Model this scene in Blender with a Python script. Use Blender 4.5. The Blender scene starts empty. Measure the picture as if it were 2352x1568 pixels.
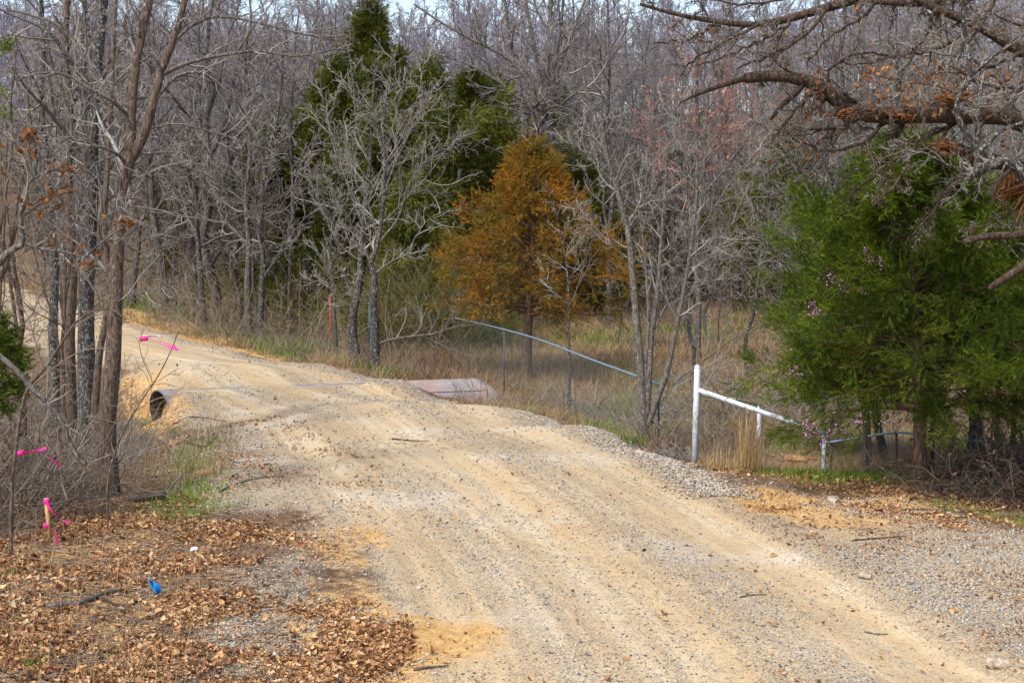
import bpy, math
import numpy as np
from mathutils import Vector

# ------------------------------------------------------------------ camera, sky, sun, exposure
sc = bpy.context.scene
COL = sc.collection
CAMZ = 3.0
PITCH = math.radians(4.97)
cam_d = bpy.data.cameras.new("camera")
cam_d.lens = 50.0; cam_d.sensor_width = 36.0
cam_d.clip_start = 0.1; cam_d.clip_end = 3000
cam = bpy.data.objects.new("camera", cam_d); COL.objects.link(cam)
cam.location = (0, 0, CAMZ); cam.rotation_euler = (math.radians(90) - PITCH, 0, 0)
sc.camera = cam

SUN_EL, SUN_AZ = math.radians(52), math.radians(215)   # azimuth clockwise from +Y
w = bpy.data.worlds.new("World"); sc.world = w; w.use_nodes = True
wn = w.node_tree.nodes; wl = w.node_tree.links
bg = wn["Background"]
sky = wn.new("ShaderNodeTexSky"); sky.sky_type = 'NISHITA'; sky.sun_disc = False
sky.sun_elevation = SUN_EL; sky.sun_rotation = SUN_AZ
sky.air_density = 1.0; sky.dust_density = 3.0; sky.ozone_density = 2.0
hs = wn.new("ShaderNodeHueSaturation"); hs.inputs['Saturation'].default_value = 0.85
wl.new(sky.outputs[0], hs.inputs['Color']); wl.new(hs.outputs[0], bg.inputs['Color'])
bg.inputs['Strength'].default_value = 0.15

sd = bpy.data.lights.new("sun", 'SUN'); sd.energy = 1.8; sd.angle = math.radians(10); sd.color = (1.0, 0.95, 0.87)
sun = bpy.data.objects.new("sun", sd); COL.objects.link(sun)
_d = Vector((math.sin(SUN_AZ) * math.cos(SUN_EL), math.cos(SUN_AZ) * math.cos(SUN_EL), math.sin(SUN_EL)))
sun.rotation_euler = _d.to_track_quat('Z', 'Y').to_euler()
sc.view_settings.view_transform = 'Standard'; sc.view_settings.look = 'None'
sc.view_settings.exposure = 1.07; sc.view_settings.gamma = 1.0

# ------------------------------------------------------------------ measuring helpers (photo read at 2352 x 1568)
FPX = 50.0 / 36.0 * 2352
ct, st = math.cos(PITCH), math.sin(PITCH)
def W(px, py, D):
    x = (px - 1176) / FPX; u = (784 - py) / FPX
    y = ct + u * st; z = -st + u * ct
    return np.array([x / y * D, D, CAMZ + z / y * D])
def G(px, py, z):
    x = (px - 1176) / FPX; u = (784 - py) / FPX
    y = ct + u * st; zz = -st + u * ct
    D = (z - CAMZ) / (zz / y)
    return np.array([x / y * D, D, z])
def nrm(v): return v / np.maximum(np.linalg.norm(v, axis=-1, keepdims=True), 1e-9)
def sstep(a, b, x):
    t = np.clip((x - a) / (b - a), 0, 1); return t * t * (3 - 2 * t)

_tab = np.random.default_rng(5).random((256, 256))
def vnoise(x, y):
    xi = np.floor(x).astype(int); yi = np.floor(y).astype(int)
    fx = x - xi; fy = y - yi; fx = fx * fx * (3 - 2 * fx); fy = fy * fy * (3 - 2 * fy)
    a = _tab[xi & 255, yi & 255]; b = _tab[(xi + 1) & 255, yi & 255]
    c = _tab[xi & 255, (yi + 1) & 255]; d = _tab[(xi + 1) & 255, (yi + 1) & 255]
    return (a * (1 - fx) + b * fx) * (1 - fy) + (c * (1 - fx) + d * fx) * fy - 0.5
def fbm(x, y, f, o=4):
    s = 0; a = 1.0
    for i in range(o):
        s = s + a * vnoise(x * f + 17.3 * i, y * f + 9.1 * i); f *= 2.03; a *= 0.5
    return s

# ------------------------------------------------------------------ mesh and object helpers
def mesh_np(name, V, F, smooth=False, uv=None):
    """V (n,3); F list of (m,k) int arrays"""
    me = bpy.data.meshes.new(name)
    V = np.asarray(V, dtype=np.float32)
    F = [f for f in F if len(f)]
    nl = sum(f.size for f in F); nf = sum(len(f) for f in F)
    me.vertices.add(len(V)); me.vertices.foreach_set('co', V.ravel())
    me.loops.add(nl); me.polygons.add(nf)
    me.loops.foreach_set('vertex_index', np.concatenate([f.ravel() for f in F]).astype(np.int32))
    tot = np.concatenate([np.full(len(f), f.shape[1], np.int32) for f in F])
    starts = np.concatenate([[0], np.cumsum(tot)[:-1]]).astype(np.int32)
    me.polygons.foreach_set('loop_start', starts)
    me.polygons.foreach_set('loop_total', tot)
    if smooth: me.polygons.foreach_set('use_smooth', np.ones(nf, dtype=bool))
    me.update(calc_edges=True)
    return me
def tag(o, label=None, cat=None, group=None, kind=None):
    if label: o['label'] = label
    if cat: o['category'] = cat
    if group: o['group'] = group
    if kind: o['kind'] = kind
    return o
def obj(name, me, mat, parent=None, loc=None):
    o = bpy.data.objects.new(name, me); COL.objects.link(o)
    if mat is not None and me is not None: me.materials.append(mat)
    if parent is not None: o.parent = parent
    if loc is not None: o.location = loc
    return o
def empty(name, loc):
    o = bpy.data.objects.new(name, None); COL.objects.link(o); o.location = tuple(loc); o.empty_display_size = 0.2
    return o
def copy_tree(o, parent=None):
    c = o.copy(); COL.objects.link(c)
    if parent is not None: c.parent = parent
    for ch in list(o.children): copy_tree(ch, c)
    return c

def tubes(groups, sides):
    """groups: list of (P (n,k,3), R (n,k)); returns V,F"""
    Vs, Fs, off = [], [], 0
    if isinstance(sides, int): sides = [sides] * len(groups)
    for (P, R), S in zip(groups, sides):
        n, k, _ = P.shape
        if n == 0: continue
        T = np.empty_like(P)
        T[:, 1:-1] = P[:, 2:] - P[:, :-2]; T[:, 0] = P[:, 1] - P[:, 0]; T[:, -1] = P[:, -1] - P[:, -2]
        T = nrm(T)
        M = nrm(P[:, -1] - P[:, 0])
        ref = np.where(np.abs(M[:, 2:3]) > 0.75, np.array([[1.0, 0.13, 0.0]]), np.array([[0.05, 0.1, 1.0]]))[:, None, :]
        A = nrm(np.cross(T, np.broadcast_to(ref, T.shape))); B = np.cross(T, A)
        th = np.arange(S) * 2 * np.pi / S
        V = P[:, :, None, :] + R[:, :, None, None] * (A[:, :, None, :] * np.cos(th)[None, None, :, None] + B[:, :, None, :] * np.sin(th)[None, None, :, None])
        idx = off + np.arange(n * k * S).reshape(n, k, S)
        a = idx[:, :-1, :]; b = np.roll(a, -1, 2); d = idx[:, 1:, :]; c = np.roll(d, -1, 2)
        Fs.append(np.stack([a, b, c, d], -1).reshape(-1, 4))
        Vs.append(V.reshape(-1, 3)); off += n * k * S
    return np.concatenate(Vs), Fs
def tube_obj(name, groups, sides, mat, parent=None, origin=(0, 0, 0), smooth=True, loc=None):
    V, F = tubes(groups, sides)
    return obj(name, mesh_np(name, V - np.asarray(origin), F, smooth), mat, parent, loc)
def spline(pts, k):
    """Catmull-Rom through pts ((m,3+)), k samples"""
    p = np.asarray(pts, float); m = len(p)
    if m == 2: return p[0] + (p[1] - p[0]) * np.linspace(0, 1, k)[:, None]
    q = np.vstack([2 * p[0] - p[1], p, 2 * p[-1] - p[-2]])
    t = np.linspace(0, m - 1 - 1e-6, k); i = t.astype(int); f = (t - i)[:, None]
    a, b, c, d = q[i], q[i + 1], q[i + 2], q[i + 3]
    return 0.5 * ((2 * b) + (-a + c) * f + (2 * a - 5 * b + 4 * c - d) * f ** 2 + (-a + 3 * b - 3 * c + d) * f ** 3)
def grow(P, R, L, m, rng, ratio=0.55, ang=(30, 60), up=0.05, wob=0.18, k=5, t0=0.25, t1=0.98, rk=0.55, rmin=0.004, rand_len=(0.6, 1.2), fall=0.55):
    n, kk, _ = P.shape
    t = t0 + (t1 - t0) * (np.arange(m)[None, :] + rng.random((n, m))) / m
    f = t * (kk - 1); i = np.clip(f.astype(int), 0, kk - 2); f = f - i
    r = np.arange(n)[:, None]
    p0 = P[r, i]; p1 = P[r, i + 1]; pos = p0 + (p1 - p0) * f[..., None]
    rad = R[r, i] * (1 - f) + R[r, i + 1] * f
    tan = nrm(p1 - p0)
    rv = rng.normal(size=tan.shape); perp = nrm(rv - (rv * tan).sum(-1, keepdims=True) * tan)
    a = np.radians(rng.uniform(ang[0], ang[1], (n, m)))[..., None]
    d = nrm(tan * np.cos(a) + perp * np.sin(a)).reshape(-1, 3)
    ln = (L[:, None] * ratio * (1 - fall * (t - t0) / (t1 - t0)) * rng.uniform(*rand_len, (n, m))).reshape(-1)
    pos = pos.reshape(-1, 3); rad = rad.reshape(-1)
    Q = np.empty((len(pos), k, 3)); Q[:, 0] = pos
    for j in range(1, k):
        d = nrm(d + rng.normal(size=d.shape) * wob + np.array([0, 0, up]))
        pos = pos + d * (ln / (k - 1))[:, None]; Q[:, j] = pos
    r0 = np.maximum(rad * rk, rmin)
    RR = r0[:, None] * (1 - np.linspace(0, 1, k) ** 1.2 * 0.8)[None, :]
    RR = np.maximum(RR, rmin * np.linspace(1, 0.55, k)[None, :])
    return Q, RR, ln
def poly_len(P): return np.linalg.norm(np.diff(P, axis=1), axis=2).sum(1)

# ------------------------------------------------------------------ materials
def mat_new(name):
    m = bpy.data.materials.new(name); m.use_nodes = True
    nt = m.node_tree; return m, nt.nodes, nt.links, nt.nodes['Principled BSDF']
def ramp(N, stops, interp='LINEAR'):
    r = N.new('ShaderNodeValToRGB'); e = r.color_ramp.elements; r.color_ramp.interpolation = interp
    while len(e) < len(stops): e.new(0.5)
    for el, (p, c) in zip(e, stops): el.position = p; el.color = (*c, 1)
    return r
def mixrgb(N, L, fac, a, b, mode='MIX'):
    m = N.new('ShaderNodeMix'); m.data_type = 'RGBA'; m.blend_type = mode
    for sock, v in ((m.inputs[0], fac), (m.inputs[6], a), (m.inputs[7], b)):
        if isinstance(v, (int, float)): sock.default_value = v
        elif isinstance(v, tuple): sock.default_value = (*v, 1)
        else: L.new(v, sock)
    return m.outputs[2]
def math_n(N, L, op, a, b=None, c=None, clamp=False):
    m = N.new('ShaderNodeMath'); m.operation = op; m.use_clamp = clamp
    for i, v in enumerate((a, b, c)):
        if v is None: continue
        if isinstance(v, (int, float)): m.inputs[i].default_value = v
        else: L.new(v, m.inputs[i])
    return m.outputs[0]
def noise(N, L, vec, scale, detail=4, rough=0.55):
    n = N.new('ShaderNodeTexNoise'); n.inputs['Scale'].default_value = scale
    n.inputs['Detail'].default_value = detail; n.inputs['Roughness'].default_value = rough
    if vec is not None: L.new(vec, n.inputs['Vector'])
    return n.outputs['Fac']
def coords(N, L, scale=(1, 1, 1), src='Object'):
    tc = N.new('ShaderNodeTexCoord'); mp = N.new('ShaderNodeMapping'); mp.inputs['Scale'].default_value = scale
    L.new(tc.outputs[src], mp.inputs['Vector']); return mp.outputs[0]
def bark(name, dark, mid, lichen, lo=0.56, hi=0.62, amount=1.0, sc_=1.0, rough=0.95, zs=0.22):
    m, N, L, b = mat_new(name)
    v = coords(N, L, (1, 1, zs)); n1 = noise(N, L, v, 45 * sc_, 5, 0.65)
    r = ramp(N, [(0.36, dark), (0.62, mid)]); L.new(n1, r.inputs[0])
    v2 = coords(N, L, (1, 1, 0.7)); n2 = noise(N, L, v2, 34 * sc_, 6, 0.75)
    f = ramp(N, [(lo, (0, 0, 0)), (hi, (amount,) * 3)]); L.new(n2, f.inputs[0])
    c = mixrgb(N, L, f.outputs[0], r.outputs[0], lichen)
    L.new(c, b.inputs['Base Color']); b.inputs['Roughness'].default_value = rough
    b.inputs['Specular IOR Level'].default_value = 0.15
    bp = N.new('ShaderNodeBump'); bp.inputs['Strength'].default_value = 0.9; bp.inputs['Distance'].default_value = 0.012
    L.new(n1, bp.inputs['Height']); L.new(bp.outputs[0], b.inputs['Normal'])
    return m
def island_mat(name, stops, nscale=1.2, nmix=0.5, trans=0.0, rough=0.8, src='Object'):
    """colour varies from piece to piece and from clump to clump"""
    m, N, L, b = mat_new(name)
    g = N.new('ShaderNodeNewGeometry'); n1 = noise(N, L, coords(N, L, src=src), nscale, 3)
    s = math_n(N, L, 'MULTIPLY_ADD', math_n(N, L, 'SUBTRACT', n1, 0.5), 2.2, 0.5)
    f = math_n(N, L, 'ADD', math_n(N, L, 'MULTIPLY', g.outputs['Random Per Island'], 1 - nmix), math_n(N, L, 'MULTIPLY', s, nmix), clamp=True)
    r = ramp(N, stops); L.new(f, r.inputs[0]); L.new(r.outputs[0], b.inputs['Base Color'])
    b.inputs['Roughness'].default_value = rough; b.inputs['Specular IOR Level'].default_value = 0.2
    if trans > 0:
        t = N.new('ShaderNodeBsdfTranslucent'); L.new(r.outputs[0], t.inputs['Color'])
        mx = N.new('ShaderNodeMixShader'); mx.inputs[0].default_value = trans
        L.new(b.outputs[0], mx.inputs[1]); L.new(t.outputs[0], mx.inputs[2])
        L.new(mx.outputs[0], N['Material Output'].inputs['Surface'])
    return m
M = {}
M['bark_near'] = bark('bark_near', (0.028, 0.021, 0.017), (0.15, 0.105, 0.075), (0.34, 0.36, 0.34), 0.57, 0.66, 0.6)
M['bark_lichen'] = bark('bark_lichen', (0.012, 0.011, 0.010), (0.062, 0.053, 0.045), (0.36, 0.39, 0.37), 0.52, 0.64, 0.75)
M['bark_grey'] = bark('bark_grey', (0.035, 0.03, 0.025), (0.145, 0.125, 0.105), (0.33, 0.345, 0.32), 0.52, 0.66, 0.7)
M['bark_far'] = bark('bark_far', (0.028, 0.023, 0.021), (0.12, 0.10, 0.088), (0.28, 0.29, 0.28), 0.52, 0.66, 0.55, 0.6)
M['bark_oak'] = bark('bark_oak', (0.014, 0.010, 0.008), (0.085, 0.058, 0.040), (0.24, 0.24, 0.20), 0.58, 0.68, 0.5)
M['bark_cedar'] = bark('bark_cedar', (0.045, 0.027, 0.018), (0.17, 0.11, 0.075), (0.25, 0.24, 0.21), 0.62, 0.7, 0.5)
M['splinter'] = bark('splinter', (0.07, 0.028, 0.012), (0.26, 0.11, 0.04), (0.40, 0.25, 0.13), 0.6, 0.7, 0.5)
M['twig_pale'] = island_mat('twig_pale', [(0.0, (0.09, 0.075, 0.06)), (0.5, (0.20, 0.185, 0.16)), (1, (0.37, 0.365, 0.33))], 0.8, 0.45)
M['twig_brown'] = island_mat('twig_brown', [(0.0, (0.05, 0.035, 0.026)), (0.5, (0.15, 0.112, 0.082)), (1, (0.38, 0.33, 0.27))], 0.8, 0.4)
M['twig_mix'] = island_mat('twig_mix', [(0.0, (0.06, 0.045, 0.035)), (0.45, (0.17, 0.14, 0.12)), (1, (0.42, 0.41, 0.39))], 0.8, 0.4)
M['twig_brush'] = island_mat('twig_brush', [(0.0, (0.06, 0.042, 0.03)), (0.5, (0.185, 0.135, 0.095)), (1, (0.40, 0.33, 0.25))], 0.35, 0.5)
M['twig_oak'] = island_mat('twig_oak', [(0.0, (0.025, 0.018, 0.014)), (0.55, (0.085, 0.062, 0.045)), (1, (0.26, 0.22, 0.17))], 0.8, 0.4)
M['twig_mid'] = island_mat('twig_mid', [(0.0, (0.06, 0.048, 0.042)), (0.5, (0.18, 0.155, 0.142)), (1, (0.40, 0.385, 0.37))], 0.35, 0.5)
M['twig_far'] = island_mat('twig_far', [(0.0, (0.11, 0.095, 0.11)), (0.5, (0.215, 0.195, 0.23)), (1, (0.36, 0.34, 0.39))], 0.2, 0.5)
M['twig_red'] = island_mat('twig_red', [(0.0, (0.14, 0.07, 0.055)), (0.6, (0.30, 0.15, 0.12)), (1, (0.40, 0.25, 0.21))], 0.5, 0.4)
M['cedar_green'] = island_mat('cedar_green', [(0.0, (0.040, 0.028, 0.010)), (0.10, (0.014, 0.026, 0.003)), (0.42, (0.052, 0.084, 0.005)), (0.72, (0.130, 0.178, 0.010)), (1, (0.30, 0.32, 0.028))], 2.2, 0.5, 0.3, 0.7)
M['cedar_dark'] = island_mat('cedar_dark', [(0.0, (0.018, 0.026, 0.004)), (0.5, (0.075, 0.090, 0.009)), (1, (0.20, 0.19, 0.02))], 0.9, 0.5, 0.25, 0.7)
M['cedar_rust'] = island_mat('cedar_rust', [(0.0, (0.04, 0.045, 0.008)), (0.38, (0.135, 0.105, 0.012)), (0.68, (0.30, 0.13, 0.012)), (1, (0.50, 0.19, 0.018))], 1.3, 0.55, 0.3, 0.7)
M['olive'] = island_mat('olive', [(0.0, (0.06, 0.06, 0.02)), (0.5, (0.14, 0.13, 0.045)), (1, (0.26, 0.25, 0.09))], 1.0, 0.4, 0.2)
M['grass_green'] = island_mat('grass_green', [(0.0, (0.04, 0.09, 0.010)), (0.6, (0.11, 0.20, 0.015)), (1, (0.26, 0.30, 0.06))], 1.2, 0.4, 0.25)
M['grass_dry'] = island_mat('grass_dry', [(0.0, (0.08, 0.05, 0.03)), (0.28, (0.20, 0.13, 0.07)), (0.5, (0.33, 0.215, 0.125)), (0.64, (0.30, 0.23, 0.11)), (0.78, (0.19, 0.185, 0.05)), (1, (0.13, 0.18, 0.03))], 0.35, 0.62, 0.2)
M['grass_tan'] = island_mat('grass_tan', [(0.0, (0.22, 0.13, 0.06)), (0.6, (0.42, 0.28, 0.13)), (1, (0.55, 0.42, 0.24))], 0.6, 0.4, 0.2)
M['leaf_litter'] = island_mat('leaf_litter', [(0.0, (0.05, 0.022, 0.014)), (0.25, (0.17, 0.075, 0.035)), (0.5, (0.33, 0.165, 0.07)), (0.75, (0.46, 0.28, 0.13)), (0.92, (0.58, 0.43, 0.26)), (1, (0.48, 0.18, 0.05))], 1.1, 0.25, 0.1)
M['leaf_crumb'] = island_mat('leaf_crumb', [(0.0, (0.05, 0.028, 0.018)), (0.45, (0.20, 0.10, 0.045)), (0.75, (0.40, 0.22, 0.10)), (1, (0.48, 0.36, 0.22))], 1.1, 0.25)
M['leaf_brown'] = island_mat('leaf_brown', [(0.0, (0.07, 0.03, 0.012)), (0.6, (0.24, 0.10, 0.035)), (1, (0.42, 0.21, 0.075))], 1.5, 0.3, 0.25)
M['leaf_dark'] = island_mat('leaf_dark', [(0.0, (0.035, 0.02, 0.015)), (0.5, (0.13, 0.07, 0.045)), (1, (0.30, 0.19, 0.12))], 1.5, 0.3, 0.1)
M['pebbles'] = island_mat('pebbles', [(0.0, (0.05, 0.045, 0.04)), (0.2, (0.15, 0.145, 0.135)), (0.35, (0.27, 0.27, 0.26)), (0.55, (0.42, 0.35, 0.24)), (0.7, (0.38, 0.38, 0.36)), (0.88, (0.38, 0.23, 0.10)), (1, (0.56, 0.50, 0.40))], 0.4, 0.1)
M['rock'] = bark('rock', (0.16, 0.13, 0.10), (0.40, 0.32, 0.23), (0.5, 0.46, 0.40), 0.55, 0.65, 0.5, 0.6, zs=1)
M['rock_orange'] = bark('rock_orange', (0.20, 0.11, 0.05), (0.42, 0.25, 0.11), (0.5, 0.38, 0.24), 0.55, 0.65, 0.5, 0.6, zs=1)
M['blossom'] = island_mat('blossom', [(0.0, (0.40, 0.12, 0.35)), (1, (0.68, 0.34, 0.62))], 2, 0.3, 0.2)
M['bud_red'] = island_mat('bud_red', [(0.0, (0.26, 0.10, 0.07)), (1, (0.48, 0.25, 0.19))], 1, 0.4, 0.2)

def paint(name, col, rough=0.5, dirt=(0.3, 0.27, 0.15), lo=0.55, hi=0.75, metal=0.0, sc_=9, translucent=0.0):
    m, N, L, b = mat_new(name)
    n1 = noise(N, L, coords(N, L, (1, 1, 0.6)), sc_, 6, 0.7)
    f = ramp(N, [(lo, (0, 0, 0)), (hi, (0.8,) * 3)]); L.new(n1, f.inputs[0])
    c = mixrgb(N, L, f.outputs[0], col, dirt); L.new(c, b.inputs['Base Color'])
    b.inputs['Roughness'].default_value = rough; b.inputs['Metallic'].default_value = metal
    return m
M['white_paint'] = paint('white_paint', (0.50, 0.56, 0.62), 0.55, (0.20, 0.17, 0.12), 0.48, 0.62, sc_=16)
M['mossy_paint'] = paint('mossy_paint', (0.52, 0.53, 0.36), 0.6, (0.26, 0.27, 0.08), 0.42, 0.6)
M['blue_pipe'] = paint('blue_pipe', (0.15, 0.25, 0.31), 0.45, (0.10, 0.12, 0.12), 0.5, 0.7, 0.2)
M['fence_wire'] = paint('fence_wire', (0.16, 0.21, 0.20), 0.6, (0.08, 0.08, 0.06), 0.5, 0.7, 0.1)
M['pink_tape'] = island_mat('pink_tape', [(0.0, (0.85, 0.02, 0.30)), (1, (0.95, 0.06, 0.42))], 3, 0.4, 0.35, 0.35)
M['wood_stake'] = bark('wood_stake', (0.30, 0.17, 0.06), (0.48, 0.30, 0.13), (0.3, 0.2, 0.1), 0.6, 0.7, 0.5)
M['red_stake'] = paint('red_stake', (0.50, 0.02, 0.015), 0.6, (0.5, 0.05, 0.03))
M['blue_flag'] = island_mat('blue_flag', [(0.0, (0.01, 0.22, 0.62)), (1, (0.02, 0.32, 0.75))], 3, 0.4, 0.3, 0.4)
M['dark_post'] = paint('dark_post', (0.03, 0.04, 0.045), 0.6, (0.05, 0.045, 0.04))
M['blue_post'] = paint('blue_post', (0.012, 0.05, 0.08), 0.5, (0.05, 0.08, 0.1))
M['plastic_white'] = paint('plastic_white', (0.75, 0.75, 0.75), 0.4, (0.5, 0.48, 0.44))

def ground_material():
    m, N, L, b = mat_new('ground_mix')
    tc = N.new('ShaderNodeTexCoord'); P = tc.outputs['Object']
    a1 = N.new('ShaderNodeAttribute'); a1.attribute_name = 'mixa'
    a2 = N.new('ShaderNodeAttribute'); a2.attribute_name = 'mixb'
    s1 = N.new('ShaderNodeSeparateColor'); L.new(a1.outputs['Color'], s1.inputs[0])
    s2 = N.new('ShaderNodeSeparateColor'); L.new(a2.outputs['Color'], s2.inputs[0])
    road, leaf, clay = s1.outputs[0], s1.outputs[1], s1.outputs[2]
    green, field, grav = s2.outputs[0], s2.outputs[1], s2.outputs[2]
    big = noise(N, L, P, 0.9, 6, 0.6); fine = noise(N, L, P, 9, 6, 0.7); grit = noise(N, L, P, 70, 4, 0.7)
    # streaks that run along the road (UV = distance across, distance along)
    uv = N.new('ShaderNodeUVMap'); uv.uv_map = 'road_uv'
    mp = N.new('ShaderNodeMapping'); mp.inputs['Scale'].default_value = (1.0, 0.03, 1); L.new(uv.outputs[0], mp.inputs[0])
    streak = noise(N, L, mp.outputs[0], 2.3, 5, 0.6)
    streak2 = noise(N, L, mp.outputs[0], 7, 3, 0.6)
    # sand: pale tan to orange tan
    rs = ramp(N, [(0.36, (0.40, 0.28, 0.145)), (0.5, (0.455, 0.345, 0.205)), (0.62, (0.51, 0.42, 0.285))]); L.new(math_n(N, L, 'ADD', math_n(N, L, 'MULTIPLY', streak, 0.65), math_n(N, L, 'MULTIPLY', big, 0.35)), rs.inputs[0])
    # stones
    def stones(scale):
        v = N.new('ShaderNodeTexVoronoi'); v.inputs['Scale'].default_value = scale; L.new(P, v.inputs['Vector'])
        sp = N.new('ShaderNodeSeparateColor'); L.new(v.outputs['Color'], sp.inputs[0])
        r = ramp(N, [(0.0, (0.12, 0.10, 0.08)), (0.18, (0.27, 0.24, 0.19)), (0.4, (0.38, 0.355, 0.31)), (0.6, (0.49, 0.41, 0.28)), (0.8, (0.41, 0.40, 0.37)), (0.9, (0.42, 0.26, 0.11)), (1, (0.60, 0.56, 0.48))])
        L.new(sp.outputs[0], r.inputs[0])
        edge = ramp(N, [(0.28, (1, 1, 1)), (0.55, (0.42, 0.38, 0.32))]); L.new(v.outputs['Distance'], edge.inputs[0])
        return mixrgb(N, L, 1.0, r.outputs[0], edge.outputs[0], 'MULTIPLY'), v.outputs['Distance'], sp.outputs[1]
    st_c, st_d, st_r = stones(42); sf_c, sf_d, sf_r = stones(95)
    stc = mixrgb(N, L, 0.5, st_c, sf_c)
    # share of stone in the road: grav attr + streaks + per-stone random
    amt = math_n(N, L, 'ADD', math_n(N, L, 'MULTIPLY', grav, 0.85), math_n(N, L, 'MULTIPLY', math_n(N, L, 'SUBTRACT', streak2, 0.45), 2.0), clamp=True)
    amt = math_n(N, L, 'ADD', amt, math_n(N, L, 'MULTIPLY', math_n(N, L, 'SUBTRACT', fine, 0.5), 0.9), clamp=True)
    pick = math_n(N, L, 'MULTIPLY_ADD', math_n(N, L, 'SUBTRACT', math_n(N, L, 'ADD', amt, 0.10), sf_r), 6.0, 0.5, clamp=True)
    roadc = mixrgb(N, L, math_n(N, L, 'MULTIPLY', pick, 0.68), rs.outputs[0], stc)
    # soft grey dust patches
    dust = ramp(N, [(0.56, (0, 0, 0)), (0.72, (0.35,) * 3)]); L.new(noise(N, L, P, 0.45, 4, 0.6), dust.inputs[0])
    roadc = mixrgb(N, L, dust.outputs[0], roadc, (0.52, 0.50, 0.47))
    # clay
    rc = ramp(N, [(0.35, (0.29, 0.155, 0.06)), (0.52, (0.47, 0.285, 0.105)), (0.68, (0.55, 0.38, 0.18))]); L.new(fine, rc.inputs[0])
    # forest floor / litter
    rl = ramp(N, [(0.34, (0.05, 0.033, 0.022)), (0.5, (0.14, 0.09, 0.055)), (0.64, (0.26, 0.17, 0.105))]); L.new(math_n(N, L, 'ADD', math_n(N, L, 'MULTIPLY', fine, 0.6), math_n(N, L, 'MULTIPLY', grit, 0.4)), rl.inputs[0])
    # field
    rf = ramp(N, [(0.35, (0.13, 0.115, 0.04)), (0.5, (0.24, 0.165, 0.09)), (0.66, (0.36, 0.22, 0.13))]); L.new(math_n(N, L, 'ADD', math_n(N, L, 'MULTIPLY', big, 0.5), math_n(N, L, 'MULTIPLY', fine, 0.5)), rf.inputs[0])
    rg = ramp(N, [(0.35, (0.06, 0.10, 0.015)), (0.65, (0.20, 0.26, 0.05))]); L.new(fine, rg.inputs[0])
    def soft(v, k=1.1):   # break the edge of a zone up with noise
        return math_n(N, L, 'MULTIPLY_ADD', math_n(N, L, 'SUBTRACT', math_n(N, L, 'ADD', v, math_n(N, L, 'MULTIPLY', math_n(N, L, 'SUBTRACT', math_n(N, L, 'ADD', math_n(N, L, 'MULTIPLY', fine, 0.6), math_n(N, L, 'MULTIPLY', grit, 0.4)), 0.5), k)), 0.5), 3.0, 0.5, clamp=True)
    c = mixrgb(N, L, field, rl.outputs[0], rf.outputs[0])
    rk = ramp(N, [(0.36, (0.14, 0.078, 0.035)), (0.5, (0.32, 0.195, 0.085)), (0.62, (0.45, 0.30, 0.14))]); L.new(math_n(N, L, 'ADD', math_n(N, L, 'MULTIPLY', fine, 0.5), math_n(N, L, 'MULTIPLY', grit, 0.5)), rk.inputs[0])
    c = mixrgb(N, L, soft(leaf), c, rk.outputs[0])
    c = mixrgb(N, L, soft(road, 0.9), c, roadc)
    c = mixrgb(N, L, soft(clay, 1.3), c, rc.outputs[0])
    c = mixrgb(N, L, soft(green, 1.3), c, rg.outputs[0])
    L.new(c, b.inputs['Base Color']); b.inputs['Roughness'].default_value = 0.95; b.inputs['Specular IOR Level'].default_value = 0.1
    h = math_n(N, L, 'ADD', math_n(N, L, 'MULTIPLY', grit, 0.5), math_n(N, L, 'MULTIPLY', math_n(N, L, 'MULTIPLY', math_n(N, L, 'SUBTRACT', 1.0, st_d), pick), 0.7))
    h = math_n(N, L, 'ADD', h, math_n(N, L, 'MULTIPLY', fine, 1.5))
    bp = N.new('ShaderNodeBump'); bp.inputs['Strength'].default_value = 0.8; bp.inputs['Distance'].default_value = 0.015
    L.new(h, bp.inputs['Height']); L.new(bp.outputs[0], b.inputs['Normal'])
    return m
M['ground'] = ground_material()

# ------------------------------------------------------------------ terrain
ctl = [(1176, 1568, 0), (1600, 1568, 0), (2300, 1568, 0), (0, 1568, .05), (500, 1350, .06), (1400, 1300, 0), (2300, 1300, .04), (200, 1250, .05),
       (900, 1200, 0), (1250, 1150, .02), (1700, 1180, .0), (2100, 1130, 0), (2340, 1180, .03), (1050, 1000, -.12), (1350, 1000, -.05), (800, 1000, -.12), (620, 960, -.2),
       (900, 920, -.28), (1150, 935, -.22), (700, 885, -.36), (540, 900, -.34), (800, 860, -.38), (650, 835, -.36), (450, 830, -.3), (300, 790, -.25),
       (280, 735, -.2), (100, 730, -.1), (0, 690, 0), (-200, 650, .1), (500, 790, -.33), (640, 815, -.38),
       (250, 1140, -.05), (60, 1200, .02), (390, 1080, -.22), (450, 1000, -.27), (345, 1000, -.85), (180, 1005, -1.05), (60, 1000, -1.1), (180, 1080, -.5),
       (60, 1110, -.3), (-150, 1000, -1.1), (-150, 1150, -.1), (300, 880, -.42), (230, 850, -.4), (250, 930, -.85), (120, 900, -.75), (400, 915, -.36), (0, 850, -.6),
       (1500, 1048, -.03), (1620, 1090, -.02), (1350, 985, -.1), (1215, 865, -.62), (1500, 900, -.75), (1400, 800, -.6), (1700, 750, -.4), (1100, 760, -.5), (1650, 1000, -.5),
       (1742, 1012, -.3), (1598, 1066, -.12), (1892, 1086, -.12), (2105, 1112, -.05), (2300, 1050, -.45), (2000, 1030, -.6), (2300, 900, -.7), (1900, 980, -.65),
       (815, 836, -.46), (870, 850, -.48), (700, 770, -.42), (500, 735, -.3), (400, 700, -.2)]
C = np.array([G(*c) for c in ctl])
def offs(px, py, z, dx, dy, dz):
    g = G(px, py, z); return [g[0] + dx, g[1] + dy, z + dz]
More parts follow.
